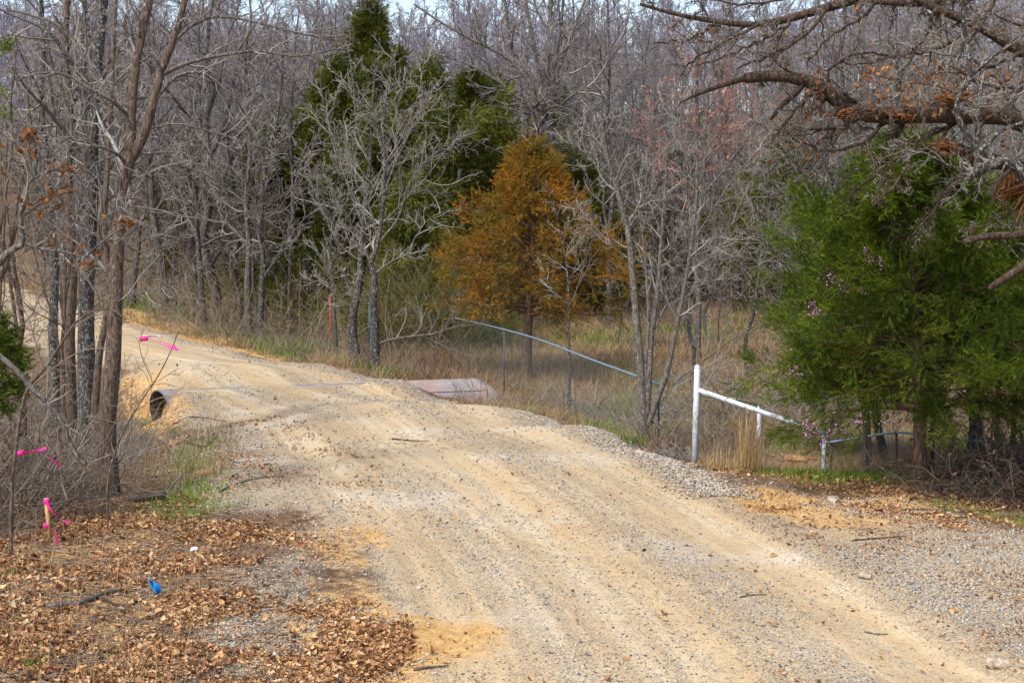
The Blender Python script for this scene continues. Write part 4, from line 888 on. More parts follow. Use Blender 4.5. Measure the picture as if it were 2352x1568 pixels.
# cedars -------------------------------------------------------------
def plumes(P, A, ln, wd, K, rng, spread=38):
    """feathery sprays: P (n,3) starts, A (n,3) axes"""
    n = len(P); t = (np.arange(K) + rng.random((n, K))) / K
    rv = rng.normal(size=(n, K, 3)); Ax = A[:, None, :]; perp = nrm(rv - (rv * Ax).sum(-1, keepdims=True) * Ax)
    a = np.radians(rng.uniform(10, spread, (n, K)))[..., None]
    d = nrm(Ax * np.cos(a) + perp * np.sin(a)); b = P[:, None] + Ax * (ln[:, None] * t)[..., None]
    L_ = (ln[:, None] * (.62 - .3 * t) * rng.uniform(.6, 1.2, (n, K)))[..., None]
    side = nrm(np.cross(d, rng.normal(size=d.shape))) * (wd * rng.uniform(.6, 1.2, (n, K)))[..., None] * .5
    V = np.stack([b, b + d * L_ * .45 + side, b + d * L_, b + d * L_ * .45 - side], 2).reshape(-1, 3)
    F = np.arange(n * K * 4).reshape(-1, 4)
    return V, [F]
def cedar(label, base, H, Rm, seed, mat, nb=130, npl=9000, ln=.2, wd=.016, K=12, h0=.12, prof=None, lean=(0, 0), group=None, tr=.07, droop=-.15, name='cedar_tree', show=1.0, cat='tree', mis=.14):
    rng = np.random.default_rng(seed); o = empty(name, base); tag(o, label, cat, group)
    k = 16; t = np.linspace(0, 1, k)
    T = np.stack([lean[0] * t + .04 * H * .3 * np.sin(t * 5 + seed), lean[1] * t, t * H - .1 * (t == 0)], -1)
    tube_obj('trunk', [(T[None], (tr * (1 - t * .93) * np.where(t == 0, 1.3, 1))[None])], 10, M['bark_cedar'], o)
    prof = prof or (lambda u: np.interp(u, [0, .12, .3, .55, .8, 1], [.55, .95, 1, .72, .36, .05]))
    u = (np.arange(nb) + rng.random(nb)) / nb; hh = h0 + (1 - h0) * u
    rad = Rm * prof(u) * rng.uniform(.5, 1.2, nb) * (1 + mis * np.sin(hh * 9 + seed)) * (1 + mis * np.sin(2 * np.arange(nb) * 2.39996 + 7 * hh + seed)); az = np.arange(nb) * 2.39996 + rng.normal(size=nb) * .35
    start = np.stack([np.interp(hh * .93, t, T[:, i]) for i in range(3)], -1); out = np.stack([np.cos(az), np.sin(az), 0 * az], -1)
    kk = 8; s = np.linspace(0, 1, kk)
    rise = rng.uniform(.15, .55, nb) * rad * (.5 + u)
    B = start[:, None] + out[:, None] * (rad[:, None] * s)[..., None] + np.array([0, 0, 1]) * (rise[:, None] * s ** .8 + droop * rad[:, None] * s ** 2)[..., None] + rng.normal(size=(nb, kk, 3)) * .03 * rad[:, None, None] * s[None, :, None]
    BR = (np.maximum(tr * .28 * (1 - u * .7), .006))[:, None] * (1 - .8 * s)[None]
    sub = grow(B, BR, rad, 7, rng, .42, (25, 60), .02, .15, 5, .22, .98, .6, .004)
    tube_obj('boughs', [(B, BR), sub[:2]], [5, 3], M['bark_cedar'], o)
    # foliage sprays on the outer part of every bough
    allP = np.concatenate([B[:, 2:].reshape(-1, 3), sub[0].reshape(-1, 3)]); ax_ = np.concatenate([np.gradient(B, axis=1)[:, 2:].reshape(-1, 3), np.gradient(sub[0], axis=1).reshape(-1, 3)])
    r_ = np.hypot(allP[:, 0] - lean[0] * allP[:, 2] / H, allP[:, 1]); tgt = Rm * prof(np.clip((allP[:, 2] / H - h0) / (1 - h0), 0, 1))
    wgt = np.clip(r_ / np.maximum(tgt, .05), .12, 1.2) ** 1.3; i = rng.choice(len(allP), npl, p=wgt / wgt.sum())
    P = allP[i] + rng.normal(size=(npl, 3)) * ln * .35; A = nrm(nrm(ax_[i]) + rng.normal(size=(npl, 3)) * .45 + np.array([0, 0, rng.uniform(-.3, .3)]))
    V_, F_ = plumes(P, A, ln * rng.uniform(.6, 1.35, npl), wd, K, rng)
    V_ = V_[:]
    obj('foliage', mesh_np('foliage', V_, F_), mat, o)
    return o
pr_near = lambda u: np.interp(u, [0, .1, .3, .55, .8, 1], [.75, 1, .98, .78, .42, .06])
cedar('largest green cedar at right with bare trunk base', ongr(*G(2105, 1115, -.05)[:2]), 4.1, 1.62, 101, M['cedar_green'], 170, 17000, .16, .0085, 15, .20, pr_near, (-.15, 0), 'cedars on the right', .085)
cedar('green cedar behind the largest cedar reaching left toward the barrier', ongr(*G(1985, 1060, -.35)[:2]), 3.9, 1.25, 102, M['cedar_green'], 130, 10500, .16, .009, 15, .26, pr_near, (-.1, 0), 'cedars on the right', .06)
cedar('green cedar right of the largest cedar behind the brush pile', ongr(*G(2248, 1075, -.2)[:2]), 3.7, 1.3, 103, M['cedar_green'], 120, 7500, .16, .009, 15, .40, pr_near, (0, 0), 'cedars on the right', .06)
cedar('green cedar cut by the right edge of the picture', ongr(*G(2400, 1080, -.2)[:2]), 4.0, 1.4, 104, M['cedar_green'], 120, 7500, .16, .009, 15, .40, pr_near, (0, 0), 'cedars on the right', .06)
for i, (px, py, lb) in enumerate([(2290, 1065, 'thin bare lower cedar stem third from the right edge'), (2330, 1070, 'thin reddish cedar stem nearest the right edge'), (2137, 1095, 'thin dark cedar stem just right of the largest trunk')]):
    cedar(lb, ongr(*G(px, py, -.25)[:2]), 3.4, .8, 110 + i, M['cedar_green'], 60, 2500, .16, .012, 12, .42, pr_near, (0.1, 0), 'cedars on the right', .04)
cedar('rust orange cedar standing alone in the field', ongr(*G(1216, 868, -.6)[:2]), 5.6, 1.95, 105, M['cedar_rust'], 150, 6600, .23, .015, 13, .27, lambda u: np.interp(u, [0, .1, .3, .6, .85, 1], [.9, 1, .95, .58, .25, .05]), (.05, 0), None, .13, -.1, mis=.07)
for i, (px, py, z, D, H, R_, n_p, lb, h0) in enumerate([
    (870, 0, 0, 47, 11.2, 2.9, 12000, 'tallest dark green cedar with pointed top behind the twin trees', .08), (990, 0, 0, 44, 8.8, 2.9, 9500, 'dark cedar right of the tallest one behind the spreading limbs', .1), (765, 0, 0, 45, 8.8, 2.8, 9000, 'dark cedar on the left shoulder of the tallest cedar', .08),
    (1120, 0, 0, 50, 8.6, 2.6, 8500, 'dark cedar behind the top of the rust cedar', .1), (680, 0, 0, 52, 6.4, 2.0, 5000, 'low dark cedar at the left foot of the cedar group', .06), (1330, 0, 0, 50, 5.8, 2.2, 5500, 'low dark cedar right of the rust cedar', .08),
    (950, 0, 0, 40, 4.8, 1.6, 4500, 'small dark cedar under the tallest cedar', .06), (1560, 0, 0, 55, 6.0, 2.0, 4500, 'dark cedar behind the many stemmed tree', .1), (430, 0, 0, 58, 7.0, 2.2, 4500, 'shaded cedar deep in the wood on the left', .1), (1800, 0, 0, 48, 6.8, 2.0, 4000, 'dark cedar peeping over the near cedars', .1),
    (1260, 0, 0, 56, 9.2, 2.4, 5000, 'tall cedar hidden behind the spreading grey oak', .1), (1090, 0, 0, 47, 8.6, 2.8, 8000, 'dark cedar filling the gap left of the rust cedar', .06), (820, 0, 0, 42, 5.2, 2.0, 5500, 'broad low dark cedar seen between the twin trunks', .05), (700, 0, 0, 46, 6.6, 2.2, 6500, 'dark cedar left of the thin pale sapling', .05)]):
    x = (px - 1176) / FPX * D
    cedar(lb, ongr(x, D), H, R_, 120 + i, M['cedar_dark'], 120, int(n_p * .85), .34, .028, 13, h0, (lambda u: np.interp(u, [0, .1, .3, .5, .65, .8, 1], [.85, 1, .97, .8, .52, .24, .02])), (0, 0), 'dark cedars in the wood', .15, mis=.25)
cedar('small bushy green cedar cut by the left edge', ongr(*W(-22, 900, 13.2)[:2]), 2.25, .36, 140, M['cedar_green'], 50, 2600, .09, .009, 12, .55, None, (0, 0), None, .03)

# broken oak on the right, its trunk outside the picture
def broken_oak():
    D = 13.2; rng = np.random.default_rng(77)
    base = ongr(*W(2700, 1250, D)[:2]); T = spline([base - [0, 0, .2], W(2690, 900, D), W(2660, 600, D), W(2600, 400, D), W(2560, 200, D), W(2560, -100, D)], 20)
    o = empty('broken_oak', base); tag(o, 'storm broken oak whose dark limbs hang in from the upper right', 'tree')
    tube_obj('trunk', [(T[None], np.linspace(.30, .16, 20)[None])], 14, M['bark_oak'], o, base)
    H = lambda pts, d=0: hpoly(pts, D + d, 16)
    big = [(H([(2600, 420), (2450, 330), (2330, 270), (2230, 262), (2130, 262), (2050, 265), (1985, 262), (1930, 238), (1895, 205), (1840, 182), (1780, 174), (1712, 180)]), .105, .050),
           (H([(2640, 500), (2500, 480), (2400, 430), (2330, 385), (2260, 365), (2190, 340)], .2), .10, .055),
           (H([(2500, -60), (2300, -50), (2100, -45), (1990, -10), (1900, 18), (1830, 38), (1740, 58), (1650, 50), (1560, 35), (1470, 10)], .5), .07, .014),
           (H([(2300, -30), (2200, 0), (2050, 8), (1900, -20)], .9), .05, .02),
           (H([(2560, 250), (2450, 150), (2350, 120), (2250, 60), (2150, 20), (2050, -30)], .3), .08, .03)]
    P = np.array([b[0] for b in big]); R = np.array([np.linspace(b[1], b[2], 16) for b in big])
    for i in range(len(P)): tube_obj('main_limb', [(P[i:i + 1], R[i:i + 1])], 12, M['bark_oak'], o, base)
    # pale snapped lower snags
    sn = [straight(H([(2480, 520), (2352, 538), (2290, 542), (2250, 545), (2212, 556)], -.6), np.linspace(.045, .026, 16)), straight(H([(2480, 560), (2380, 590), (2330, 625), (2290, 650), (2272, 664)], -.7), np.linspace(.05, .022, 16)),
          straight(H([(1712, 180), (1660, 196), (1600, 218), (1560, 238)]), np.linspace(.03, .008, 16)), straight(H([(1850, 185), (1826, 215), (1790, 248), (1770, 275)]), np.linspace(.036, .018, 16)), straight(H([(2330, 385), (2305, 405), (2285, 440), (2278, 478)], -.3), np.linspace(.026, .008, 16))]
    for s_ in sn: tube_obj('snag', [s_], 9, M['bark_oak'], o, base)
    # splintered wood: bundles of slivers
    for (px, py, n, dx, dy, spd) in ((2210, 232, 34, -42, -10, 12), (2190, 345, 30, -45, -18, 10), (2340, 420, 40, -30, 40, 22), (2400, 440, 30, -60, 60, 20), (1960, 262, 22, -50, 4, 8), (2100, 268, 20, -50, -4, 8)):
        sp = []
        for _ in range(n):
            a = W(px + rng.normal() * spd, py + rng.normal() * spd * .7, D - .05 + rng.normal() * .08); b_ = W(px + dx * rng.uniform(.3, 1.4) + rng.normal() * spd, py + dy * rng.uniform(.3, 1.4) + rng.normal() * spd * .6, D - .1 + rng.normal() * .1)
            sp.append(np.linspace(a, b_, 4))
        sp = np.array(sp); tube_obj('splintered_wood', [(sp, np.tile([.014, .018, .012, .001], (len(sp), 1)) * rng.uniform(.5, 1.2, (len(sp), 1)))], 4, M['splinter'], o, base, False)
    lim = [([(2500, -50), (2400, 40), (2352, 60), (2280, 30)], .03), ([(1930, 238), (1900, 170), (1960, 128), (2000, 122), (2040, 130)], .022), ([(1895, 205), (1850, 230), (1800, 290), (1770, 330)], .020), ([(2050, 265), (1990, 320), (1900, 345), (1850, 330), (1790, 300)], .022),
           ([(2200, 262), (2150, 330), (2050, 370), (1990, 420), (1930, 470)], .022), ([(2130, 262), (2100, 340), (2060, 420), (2000, 480)], .020), ([(2260, 340), (2200, 420), (2130, 500), (2080, 560)], .022), ([(1900, 18), (1840, 90), (1760, 130), (1690, 160)], .018),
           ([(1830, 38), (1760, 90), (1690, 120), (1600, 150)], .018), ([(1740, 58), (1660, 100), (1590, 140), (1560, 180)], .016), ([(1650, 50), (1580, 90), (1500, 100)], .014), ([(2250, 60), (2150, 110), (2060, 130), (1960, 150)], .025), ([(2350, 120), (2250, 160), (2150, 170)], .025),
           ([(2450, 150), (2352, 200), (2250, 190), (2180, 150)], .025), ([(2050, -30), (1980, 40), (1900, 90), (1850, 150)], .022), ([(2150, 20), (2120, 90), (2060, 180)], .02), ([(1985, 262), (1940, 300), (1880, 330), (1830, 400)], .016), ([(2330, 270), (2300, 200), (2240, 140)], .025),
           ([(1840, 182), (1790, 150), (1750, 120)], .014), ([(2300, -30), (2250, 60), (2200, 130)], .02), ([(1900, -20), (1820, -5), (1700, 10), (1600, -10)], .02), ([(2400, 430), (2300, 500), (2200, 540)], .016), ([(1985, 262), (1930, 290), (1860, 300), (1780, 298)], .03)]
    LP = np.array([H(a, rng.uniform(-.7, .7)) for a, _ in lim]); LP[:, :, :] += rng.normal(size=LP.shape) * .010; LR = np.array([np.linspace(b, .007, 16) for _, b in lim])
    a0 = grow(P, R, poly_len(P) * .35, 13, rng, .5, (35, 85), -.05, .22, 8, .2, .98, .3, .008)
    a = grow(np.concatenate([LP[:, ::2], a0[0]]), np.concatenate([LR[:, ::2], a0[1]]), np.concatenate([poly_len(LP), a0[2]]), 10, rng, .42, (30, 75), -.06, .26, 7, .12, .98, .55, .0055)
    b_ = grow(*a, 7, rng, .5, (30, 70), -.02, .28, 5, .15, .97, .65, .0030); c_ = grow(*b_, 4, rng, .5, (30, 70), 0, .28, 4, .2, .97, .7, .0028)
    tube_obj('limbs', [(LP, LR), a0[:2]], [7, 5], M['bark_oak'], o, base)
    tube_obj('twigs', [a[:2], b_[:2]], [4, 3], M['twig_oak'], o, base); tube_obj('fine_twigs', [c_[:2]], 3, M['twig_mix'], o, base)
    # clusters of hanging dead leaves
    cl = []
    for (px, py, n, sx, sy) in ((1872, 200, 150, 14, 30), (1862, 250, 50, 9, 22), (2090, 215, 260, 60, 25), (2160, 190, 200, 50, 22), (2060, 255, 120, 40, 18), (2090, 262, 60, 12, 22), (2015, 165, 70, 14, 14), (1990, 185, 40, 18, 10), (1870, 340, 30, 30, 12), (2330, 195, 120, 30, 20), (2250, 150, 120, 60, 30), (2300, 330, 50, 40, 30), (2200, 240, 120, 50, 22), (1740, 360, 26, 40, 12)):
        for _ in range(int(n * .5)): cl.append(W(px + rng.normal() * sx, py + rng.normal() * sy, D + rng.normal() * .25))
    k_ = rng.choice(len(c_[0]), 130); cl = np.concatenate([np.array(cl), c_[0][k_][:, -1]])
    V_, F_ = leaves_mesh(cl - base, .052, rng, 1.5, 0); obj('dead_leaves', mesh_np('dead_leaves', V_, F_), M['leaf_brown'], o)
broken_oak()
hero('bare_tree', 'pale lichen covered forked sapling tangled with the broken oak', 'tree', 12.4,
     [([(2560, 1180), (2500, 800), (2420, 520), (2330, 378), (2290, 375), (2245, 395), (2232, 400)], .07, .04), ([(2240, 405), (2244, 350), (2215, 300), (2196, 255), (2205, 215), (2228, 180), (2222, 110), (2212, 40), (2210, -60)], .030, .016), ([(2244, 352), (2270, 330), (2300, 300), (2370, 275)], .022, .014)],
     [([(2246, 350), (2242, 290), (2250, 230), (2262, 180)], .016, .007), ([(2228, 175), (2270, 140), (2320, 100), (2352, 75)], .018, .008), ([(2222, 130), (2180, 128), (2120, 118), (2060, 100)], .010, .004), ([(2215, 60), (2260, 40), (2330, 10)], .010, .004), ([(2320, 250), (2340, 200), (2352, 170)], .012, .005),
      ([(2200, 215), (2140, 195), (2080, 190), (2020, 175)], .010, .004), ([(2240, 395), (2180, 380), (2120, 350), (2040, 345)], .010, .003), ([(2300, 378), (2220, 420), (2180, 470)], .009, .003), ([(2330, 370), (2352, 300), (2380, 200)], .014, .006)],
     78, (M['bark_lichen'], M['bark_lichen'], M['twig_pale']), (8, 6, 5), 0.0, .0018, wob=.25, foot=1.0, tipk=.16)

# left edge saplings and branches
hero('sapling', 'white barked sapling leaning in from the left edge with a few brown leaves', 'tree', 9.6,
     [([(-160, 1250), (-140, 900), (-60, 680), (0, 600), (30, 572), (52, 558), (46, 500), (62, 430), (80, 400), (60, 350), (0, 300)], .035, .010)],
     [([(52, 558), (100, 572), (160, 582), (215, 598)], .013, .005), ([(190, 595), (230, 560), (270, 530), (300, 520)], .009, .004), ([(80, 400), (90, 340), (70, 320)], .009, .004), ([(75, 410), (130, 390), (190, 400)], .009, .004), ([(60, 440), (20, 400), (-20, 330)], .008, .004), ([(46, 500), (90, 470), (150, 440)], .007, .003)],
     80, (M['bark_grey'], M['bark_grey'], M['twig_brown']), (6, 5, 3), .03, .0022, leaves=(160, .06, M['leaf_brown'], 0), wob=.22, foot=1.0)
hero('sapling', 'bent grey branch arching down from the left edge above the creek', 'branch', 11.4,
     [([(-160, 700), (-60, 770), (0, 818), (45, 858), (80, 900), (110, 922), (140, 965), (158, 1010), (172, 1040), (182, 1056), (196, 1064)], .026, .016)],
     [([(80, 898), (100, 930), (130, 900), (150, 880)], .007, .003), ([(106, 918), (110, 860), (104, 820)], .006, .003)], 81, (M['bark_grey'], M['twig_pale'], M['twig_brown']), (4, 3, 2), .02, .0024, snap=False, foot=1.0)
hero('sapling', 'arching brown stem curving over the small left cedar', 'tree', 12.2,
     [([(20, 1180), (40, 1000), (60, 900), (100, 850), (140, 790), (175, 740), (220, 712), (260, 712), (290, 735)], .018, .006)],
     [([(75, 885), (130, 840), (190, 805), (250, 800)], .009, .004), ([(100, 850), (80, 780), (60, 720), (20, 690)], .008, .003)], 82, (M['bark_near'], M['twig_brown'], M['twig_brown']), (6, 4, 3), .02, .0026, foot=1.0)
hero('sapling', 'whippy sapling reaching right over the road beside the pink ribbon', 'tree', 13.3,
     [([(245, 1150), (252, 1080), (275, 1010), (300, 960), (335, 905), (365, 860), (395, 800), (410, 760)], .012, .004)],
     [([(290, 975), (330, 900), (370, 870), (410, 845)], .006, .003), ([(352, 880), (330, 830), (320, 790), (330, 776)], .005, .003), ([(300, 950), (350, 920), (400, 905)], .005, .003)], 83, (M['bark_near'], M['twig_brown'], M['twig_brown']), (3, 2, 0), .02, .0024, foot=1.0)
hero('sapling', 'brown stem with green cedar sprigs at the upper left edge', 'tree', 11,
     [([(-20, 1200), (-10, 900), (5, 600), (15, 430), (28, 330), (25, 230), (34, 160), (38, 100)], .014, .005)], [([(36, 110), (20, 100), (-5, 98)], .004, .002), ([(28, 220), (10, 225), (-10, 215)], .004, .002), ([(27, 260), (10, 262), (-10, 262)], .004, .002)],
     84, (M['bark_near'], M['bark_near'], M['twig_brown']), (3, 2, 0), .02, .002, foot=1.0)
_rng = np.random.default_rng(4); sprig = []
for (px, py, n) in ((18, 98, 40), (5, 110, 30), (2, 210, 20), (10, 262, 25), (-5, 255, 20)):
    sprig += [W(px + _rng.normal() * 10, py + _rng.normal() * 8, 11 + _rng.normal() * .06) for _ in range(n)]
sprig = np.array(sprig); V_, F_ = plumes(sprig, nrm(_rng.normal(size=sprig.shape)), np.full(len(sprig), .05), .007, 10, _rng)
_par = [c for c in bpy.data.objects if c.get('label', '').startswith('brown stem with green')][0]
obj('sprigs', mesh_np('sprigs', V_ - np.array(_par.location), F_), M['cedar_green'], _par)

# redbud behind the near cedar
rb_ = hero('redbud_tree', 'redbud with magenta blossoms showing through the near cedar', 'tree', 17.2, [([(1990, 1095), (1985, 960), (1960, 820), (1930, 700), (1900, 600)], .03, .008)],
           [([(1985, 960), (1920, 960), (1870, 985), (1850, 1000)], .010, .004), ([(1960, 820), (1900, 740), (1865, 690)], .010, .004), ([(1940, 720), (1990, 640), (2030, 600)], .010, .004), ([(1975, 900), (1850, 860), (1820, 850)], .010, .004)],
           90, (M['bark_grey'], M['twig_brown'], M['twig_brown']), (4, 3, 0), .03, .003)
_f = []
for (px, py, n, s_) in ((1872, 715, 30, 7), (1862, 700, 20, 6), (1905, 638, 26, 10), (1930, 655, 24, 12), (2022, 602, 26, 7), (1992, 598, 14, 8), (1988, 575, 10, 5), (1860, 985, 50, 9), (1848, 970, 16, 6), (1893, 1010, 30, 8), (1925, 985, 26, 12), (1818, 850, 14, 6), (1836, 862, 14, 6), (1975, 965, 20, 8), (2045, 970, 20, 12), (1980, 665, 8, 5)):
    _f += [W(px + _rng.normal() * s_, py + _rng.normal() * s_, 14.75 + _rng.normal() * .15) for _ in range(n)]
_f = np.array(_f); V_, F_ = leaves_mesh(_f - np.array(rb_.location), .020, _rng, 1.5, 0); obj('blossoms', mesh_np('blossoms', V_, F_), M['blossom'], rb_)

# thickets, brush and roots -------------------------------------------
def tangle(name, label, n, fn_pos, hgt, seed, mat, k=7, r=.004, wob=.35, up=.02, kind='stuff', cat='brambles', sub=3, first_up=.9, leaves=None, grav_=.022):
    rng = np.random.default_rng(seed); P0 = fn_pos(rng, n); n = len(P0)
    d = nrm(rng.normal(size=(n, 3)) * [1, 1, .5] + [0, 0, first_up]); L_ = hgt * rng.uniform(.4, 1.2, n)
    if hasattr(hgt, '__len__'): L_ = np.asarray(hgt) * rng.uniform(.4, 1.2, n)
    Q = np.empty((n, k, 3)); Q[:, 0] = P0; p = P0
    for j in range(1, k):
        d = nrm(d + rng.normal(size=d.shape) * wob + [0, 0, up - grav_ * j]); p = p + d * (L_ / (k - 1))[:, None]; Q[:, j] = p
    rr = np.broadcast_to(np.asarray(r), (n,))
    R = rr[:, None] * np.linspace(1, .5, k)[None]
    gr = [(Q, R)]; sd_ = [3]
    if sub:
        s = grow(Q, R, L_, sub, rng, .45, (25, 75), .02, .3, 4, .2, .98, .75, 0.001); s = (s[0], np.maximum(s[1], .0012), s[2]); gr.append(s[:2]); sd_.append(3)
    V_, F_ = tubes(gr, sd_); o = obj(name, mesh_np(name, V_, F_), mat); tag(o, label, cat, kind=kind)
    if leaves:
        kk_ = rng.choice(len(Q), leaves[0]); jj = rng.integers(1, k, leaves[0]); V2, F2 = leaves_mesh(Q[kk_, jj], leaves[1], rng, 1.2, 0)
        lo = obj('leaves', mesh_np('leaves', V2, F2), leaves[2], o)
    return o
def box_pos(poly, z=0):
    pg = PG(poly, z); lo, hi = pg.min(0), pg.max(0)
    def f(rng, n):
        out = []
        while sum(map(len, out)) < n:
            q = rng.uniform(lo, hi, (n, 2)); out.append(q[inside_d(q[:, 0], q[:, 1], pg) > 0])
        q = np.concatenate(out)[:n]; return on_ground(q, -.02)
    return f
tangle('bramble_thicket', 'tangled brown brambles and vines filling the lower left edge', 1500, box_pos([(-420, 1260), (-300, 1050), (150, 1060), (235, 1150), (100, 1235), (20, 1290)], -.1), 1.35, 201, M['twig_brown'], 9, .0062, .34, .10, leaves=(500, .06, M['leaf_dark']))
tangle('creek_brush', 'brown brush and vines along the creek behind the left trunks', 1300, box_pos([(-300, 1060), (-300, 900), (240, 900), (300, 1010), (220, 1100)], -.7), 1.7, 202, M['twig_brown'], 8, .0065, .32, .1)
tangle('bank_brush', 'thin grey vines and stems on the left bank below the culvert', 260, box_pos([(250, 1140), (250, 960), (350, 975), (380, 1060), (330, 1150)], -.5), .6, 203, M['twig_pale'], 7, .005, .35, .06)
tangle('brush_pile', 'heap of dark cut branches and dead leaves at the right edge', 1150, box_pos([(2125, 1150), (2150, 1085), (2300, 1050), (2600, 1060), (2600, 1190), (2300, 1178)], .0), 1.15, 204, M['twig_oak'], 7, .008, .35, .0, 'stuff', 'brush', 4, .15, leaves=(5200, .050, M['leaf_dark']))
stick('pale curved branch arching out of the brush pile', [(2185, 1135, .02), (2230, 1120, .16), (2290, 1110, .2), (2352, 1120, .2)], .016, 'twig_pale', 'branch')
stick('pale short branch at the left end of the brush pile', [(2190, 1112, .08), (2205, 1120, .05), (2225, 1130, .03)], .014, 'twig_pale', 'branch')
stick('thick fallen log behind the cedar trunk', [(2140, 1100, .05), (2220, 1096, .1), (2330, 1094, .1)], .05, 'bark_near', 'log', taper=.8)
tangle('stump_roots', 'grey weathered root tangle beside the foot of the white post', 130, lambda rng, n: ongr(*G(1542, 1048, -.1)[:2]) + rng.normal(size=(n, 3)) * [.16, .14, .04], .42, 205, M['twig_pale'], 6, .010, .3, 0, None, 'stump', 3, .35)
tangle('post_brush', 'thin brown brush between the many stemmed tree and the white post', 600, box_pos([(1470, 1040), (1480, 980), (1700, 985), (1760, 1020), (1760, 1075), (1600, 1075)], -.25), .75, 206, M['twig_brown'], 7, .0055, .3, .05)
tangle('fallen_top', 'fallen dead tree top lying in the field beyond the barrier', 150, lambda rng, n: on_ground(W(1680, 830, 27)[None, :2] + rng.normal(size=(n, 2)) * [1.3, 1.2], .1), 1.8, 207, M['twig_mid'], 8, .013, .28, .02, None, 'dead branches', 5, .1)
tangle('olive_thicket', 'olive green leafless vine thicket right of the twin trees', 900, lambda rng, n: on_ground(W(985, 760, 38.5)[None, :2] + rng.normal(size=(n, 2)) * [.95, 1.2]), 3.0, 208, M['olive'], 8, .010, .22, .12, 'stuff', 'thicket', 5)
def fn_under(rng, n):
    q = ndots(n, (-.44, .44, 34, 92), lambda x, y: ((zones(x, y)['d'] < -.6) & ((y > 50) | (x < -1) | (x > 9))) * np.clip(.5 + 1.5 * fbm(x, y, .3, 3), .1, 1), 209); return on_ground(q, -.02)
_q = fn_under(None, 9500); rng = np.random.default_rng(5)
tangle('undergrowth', 'brown leafless undergrowth filling the wood behind the road', 9500, lambda r, n: _q, 1.0 + rng.random(len(_q)) * 2.2, 209, M['twig_brush'], 6, .0048 * _q[:, 1] / 22, .22, .12, 'stuff', 'undergrowth', 4)
def fn_edge(rng, n):
    q = ndots(n, (-.3, .36, 20, 50), lambda x, y: (zones(x, y)['d'] < -.6) * (zones(x, y)['v'] > 0) * (zones(x, y)['apron'] < -1) * np.clip(.3 + 2 * fbm(x + 3, y, .4, 3), .05, 1), 210); return on_ground(q, -.02)
_q2 = fn_edge(None, 6500)
tangle('field_brush', 'thin brown shrubby stems scattered through the dry field', 6500, lambda r, n: _q2, .85, 210, M['twig_brown'], 6, .0030 * _q2[:, 1] / 16, .3, .1, 'stuff', 'undergrowth', 3)

# background wood ------------------------------------------------------
def proto(seed, H, r0, style, mats, rmin, lv=(30, 7, 5, 3), name='bare_tree'):
    rng = np.random.default_rng(seed); o = empty(name, (0, 0, 0)); k = 14
    t = np.linspace(0, 1, k); P = np.cumsum(rng.normal(size=(k, 3)) * [.013, .013, 0] * H, 0); P[:, 2] = t * H - .2 * (t == 0)
    TP = P[None]; TR = (r0 * (1 - .88 * t))[None]
    if style == 'fork':
        a = grow(TP, TR, np.array([H]), 3, rng, .6, (14, 30), .12, .07, k, .28, .6, .75, rmin * 2, (.8, 1.1)); TP = np.concatenate([TP, a[0]]); TR = np.concatenate([TR, a[1]])
    n1 = max(3, lv[0] // len(TP))
    L0 = poly_len(TP)
    a = grow(TP, TR, L0, n1, rng, .36, (30, 85), .07, .2, 8, .16, .98, .42, rmin * 1.6); b = grow(*a, lv[1], rng, .5, (25, 65), .05, .24, 6, .2, .98, .6, rmin * 1.3)
    c = grow(*b, lv[2], rng, .55, (25, 70), .02, .26, 4, .15, .98, .7, rmin); gr = [c[:2]]
    if lv[3]: gr.append(grow(*c, lv[3], rng, .55, (25, 60), .04, .2, 3, .2, .98, .8, rmin * .8)[:2])
    tube_obj('trunk', [(TP, TR)], 8, mats[0], o); tube_obj('limbs', [a[:2], b[:2]], [5, 3], mats[1], o); tube_obj('twigs', gr, 3, mats[2], o)
    return o
BFm = (M['bark_far'], M['bark_far'], M['twig_mid']); BFf = (M['bark_far'], M['twig_far'], M['twig_far']); BLm = (M['bark_lichen'], M['bark_grey'], M['twig_mid'])
mids = [proto(300 + i, H, r, s, m, .0072, (34, 8, 5, 3)) for i, (H, r, s, m) in enumerate([(11, .14, 'pole', BFm), (10, .12, 'fork', BLm), (12, .16, 'fork', BFm), (9, .09, 'pole', BLm), (8, .09, 'fork', BFm), (11.5, .13, 'pole', BLm)])]
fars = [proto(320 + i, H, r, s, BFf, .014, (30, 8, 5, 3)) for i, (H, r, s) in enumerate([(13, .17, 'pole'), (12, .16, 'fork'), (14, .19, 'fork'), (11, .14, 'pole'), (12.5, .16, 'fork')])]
saps = [proto(350 + i, H, r, 'pole', BLm, .008, (16, 5, 4, 2), 'sapling') for i, (H, r) in enumerate([(5, .04), (6.5, .05), (4, .03)])]
nears = [proto(360 + i, H, r, 'fork', BN, .0036, (14, 6, 5, 3)) for i, (H, r) in enumerate([(5.2, .045), (4.2, .035)])]
redp = proto(340, 8.5, .09, 'fork', (M['bark_far'], M['twig_red'], M['twig_red']), .016, (18, 6, 5, 3))
rng = np.random.default_rng(8)
def scatter(protos, pts, labelf, group, smin, smax):
    used = set()
    for i, (x, y) in enumerate(pts):
        j = rng.integers(len(protos)); p = protos[j]
        o = p if j not in used else copy_tree(p); used.add(j)
        o.location = tuple(ongr(x, y, -.05)); s = rng.uniform(smin, smax); o.scale = (s, s, s * rng.uniform(.9, 1.12)); o.rotation_euler = (rng.normal() * .03, rng.normal() * .03, rng.random() * 6.28)
        tag(o, labelf(x, y), 'tree', group)
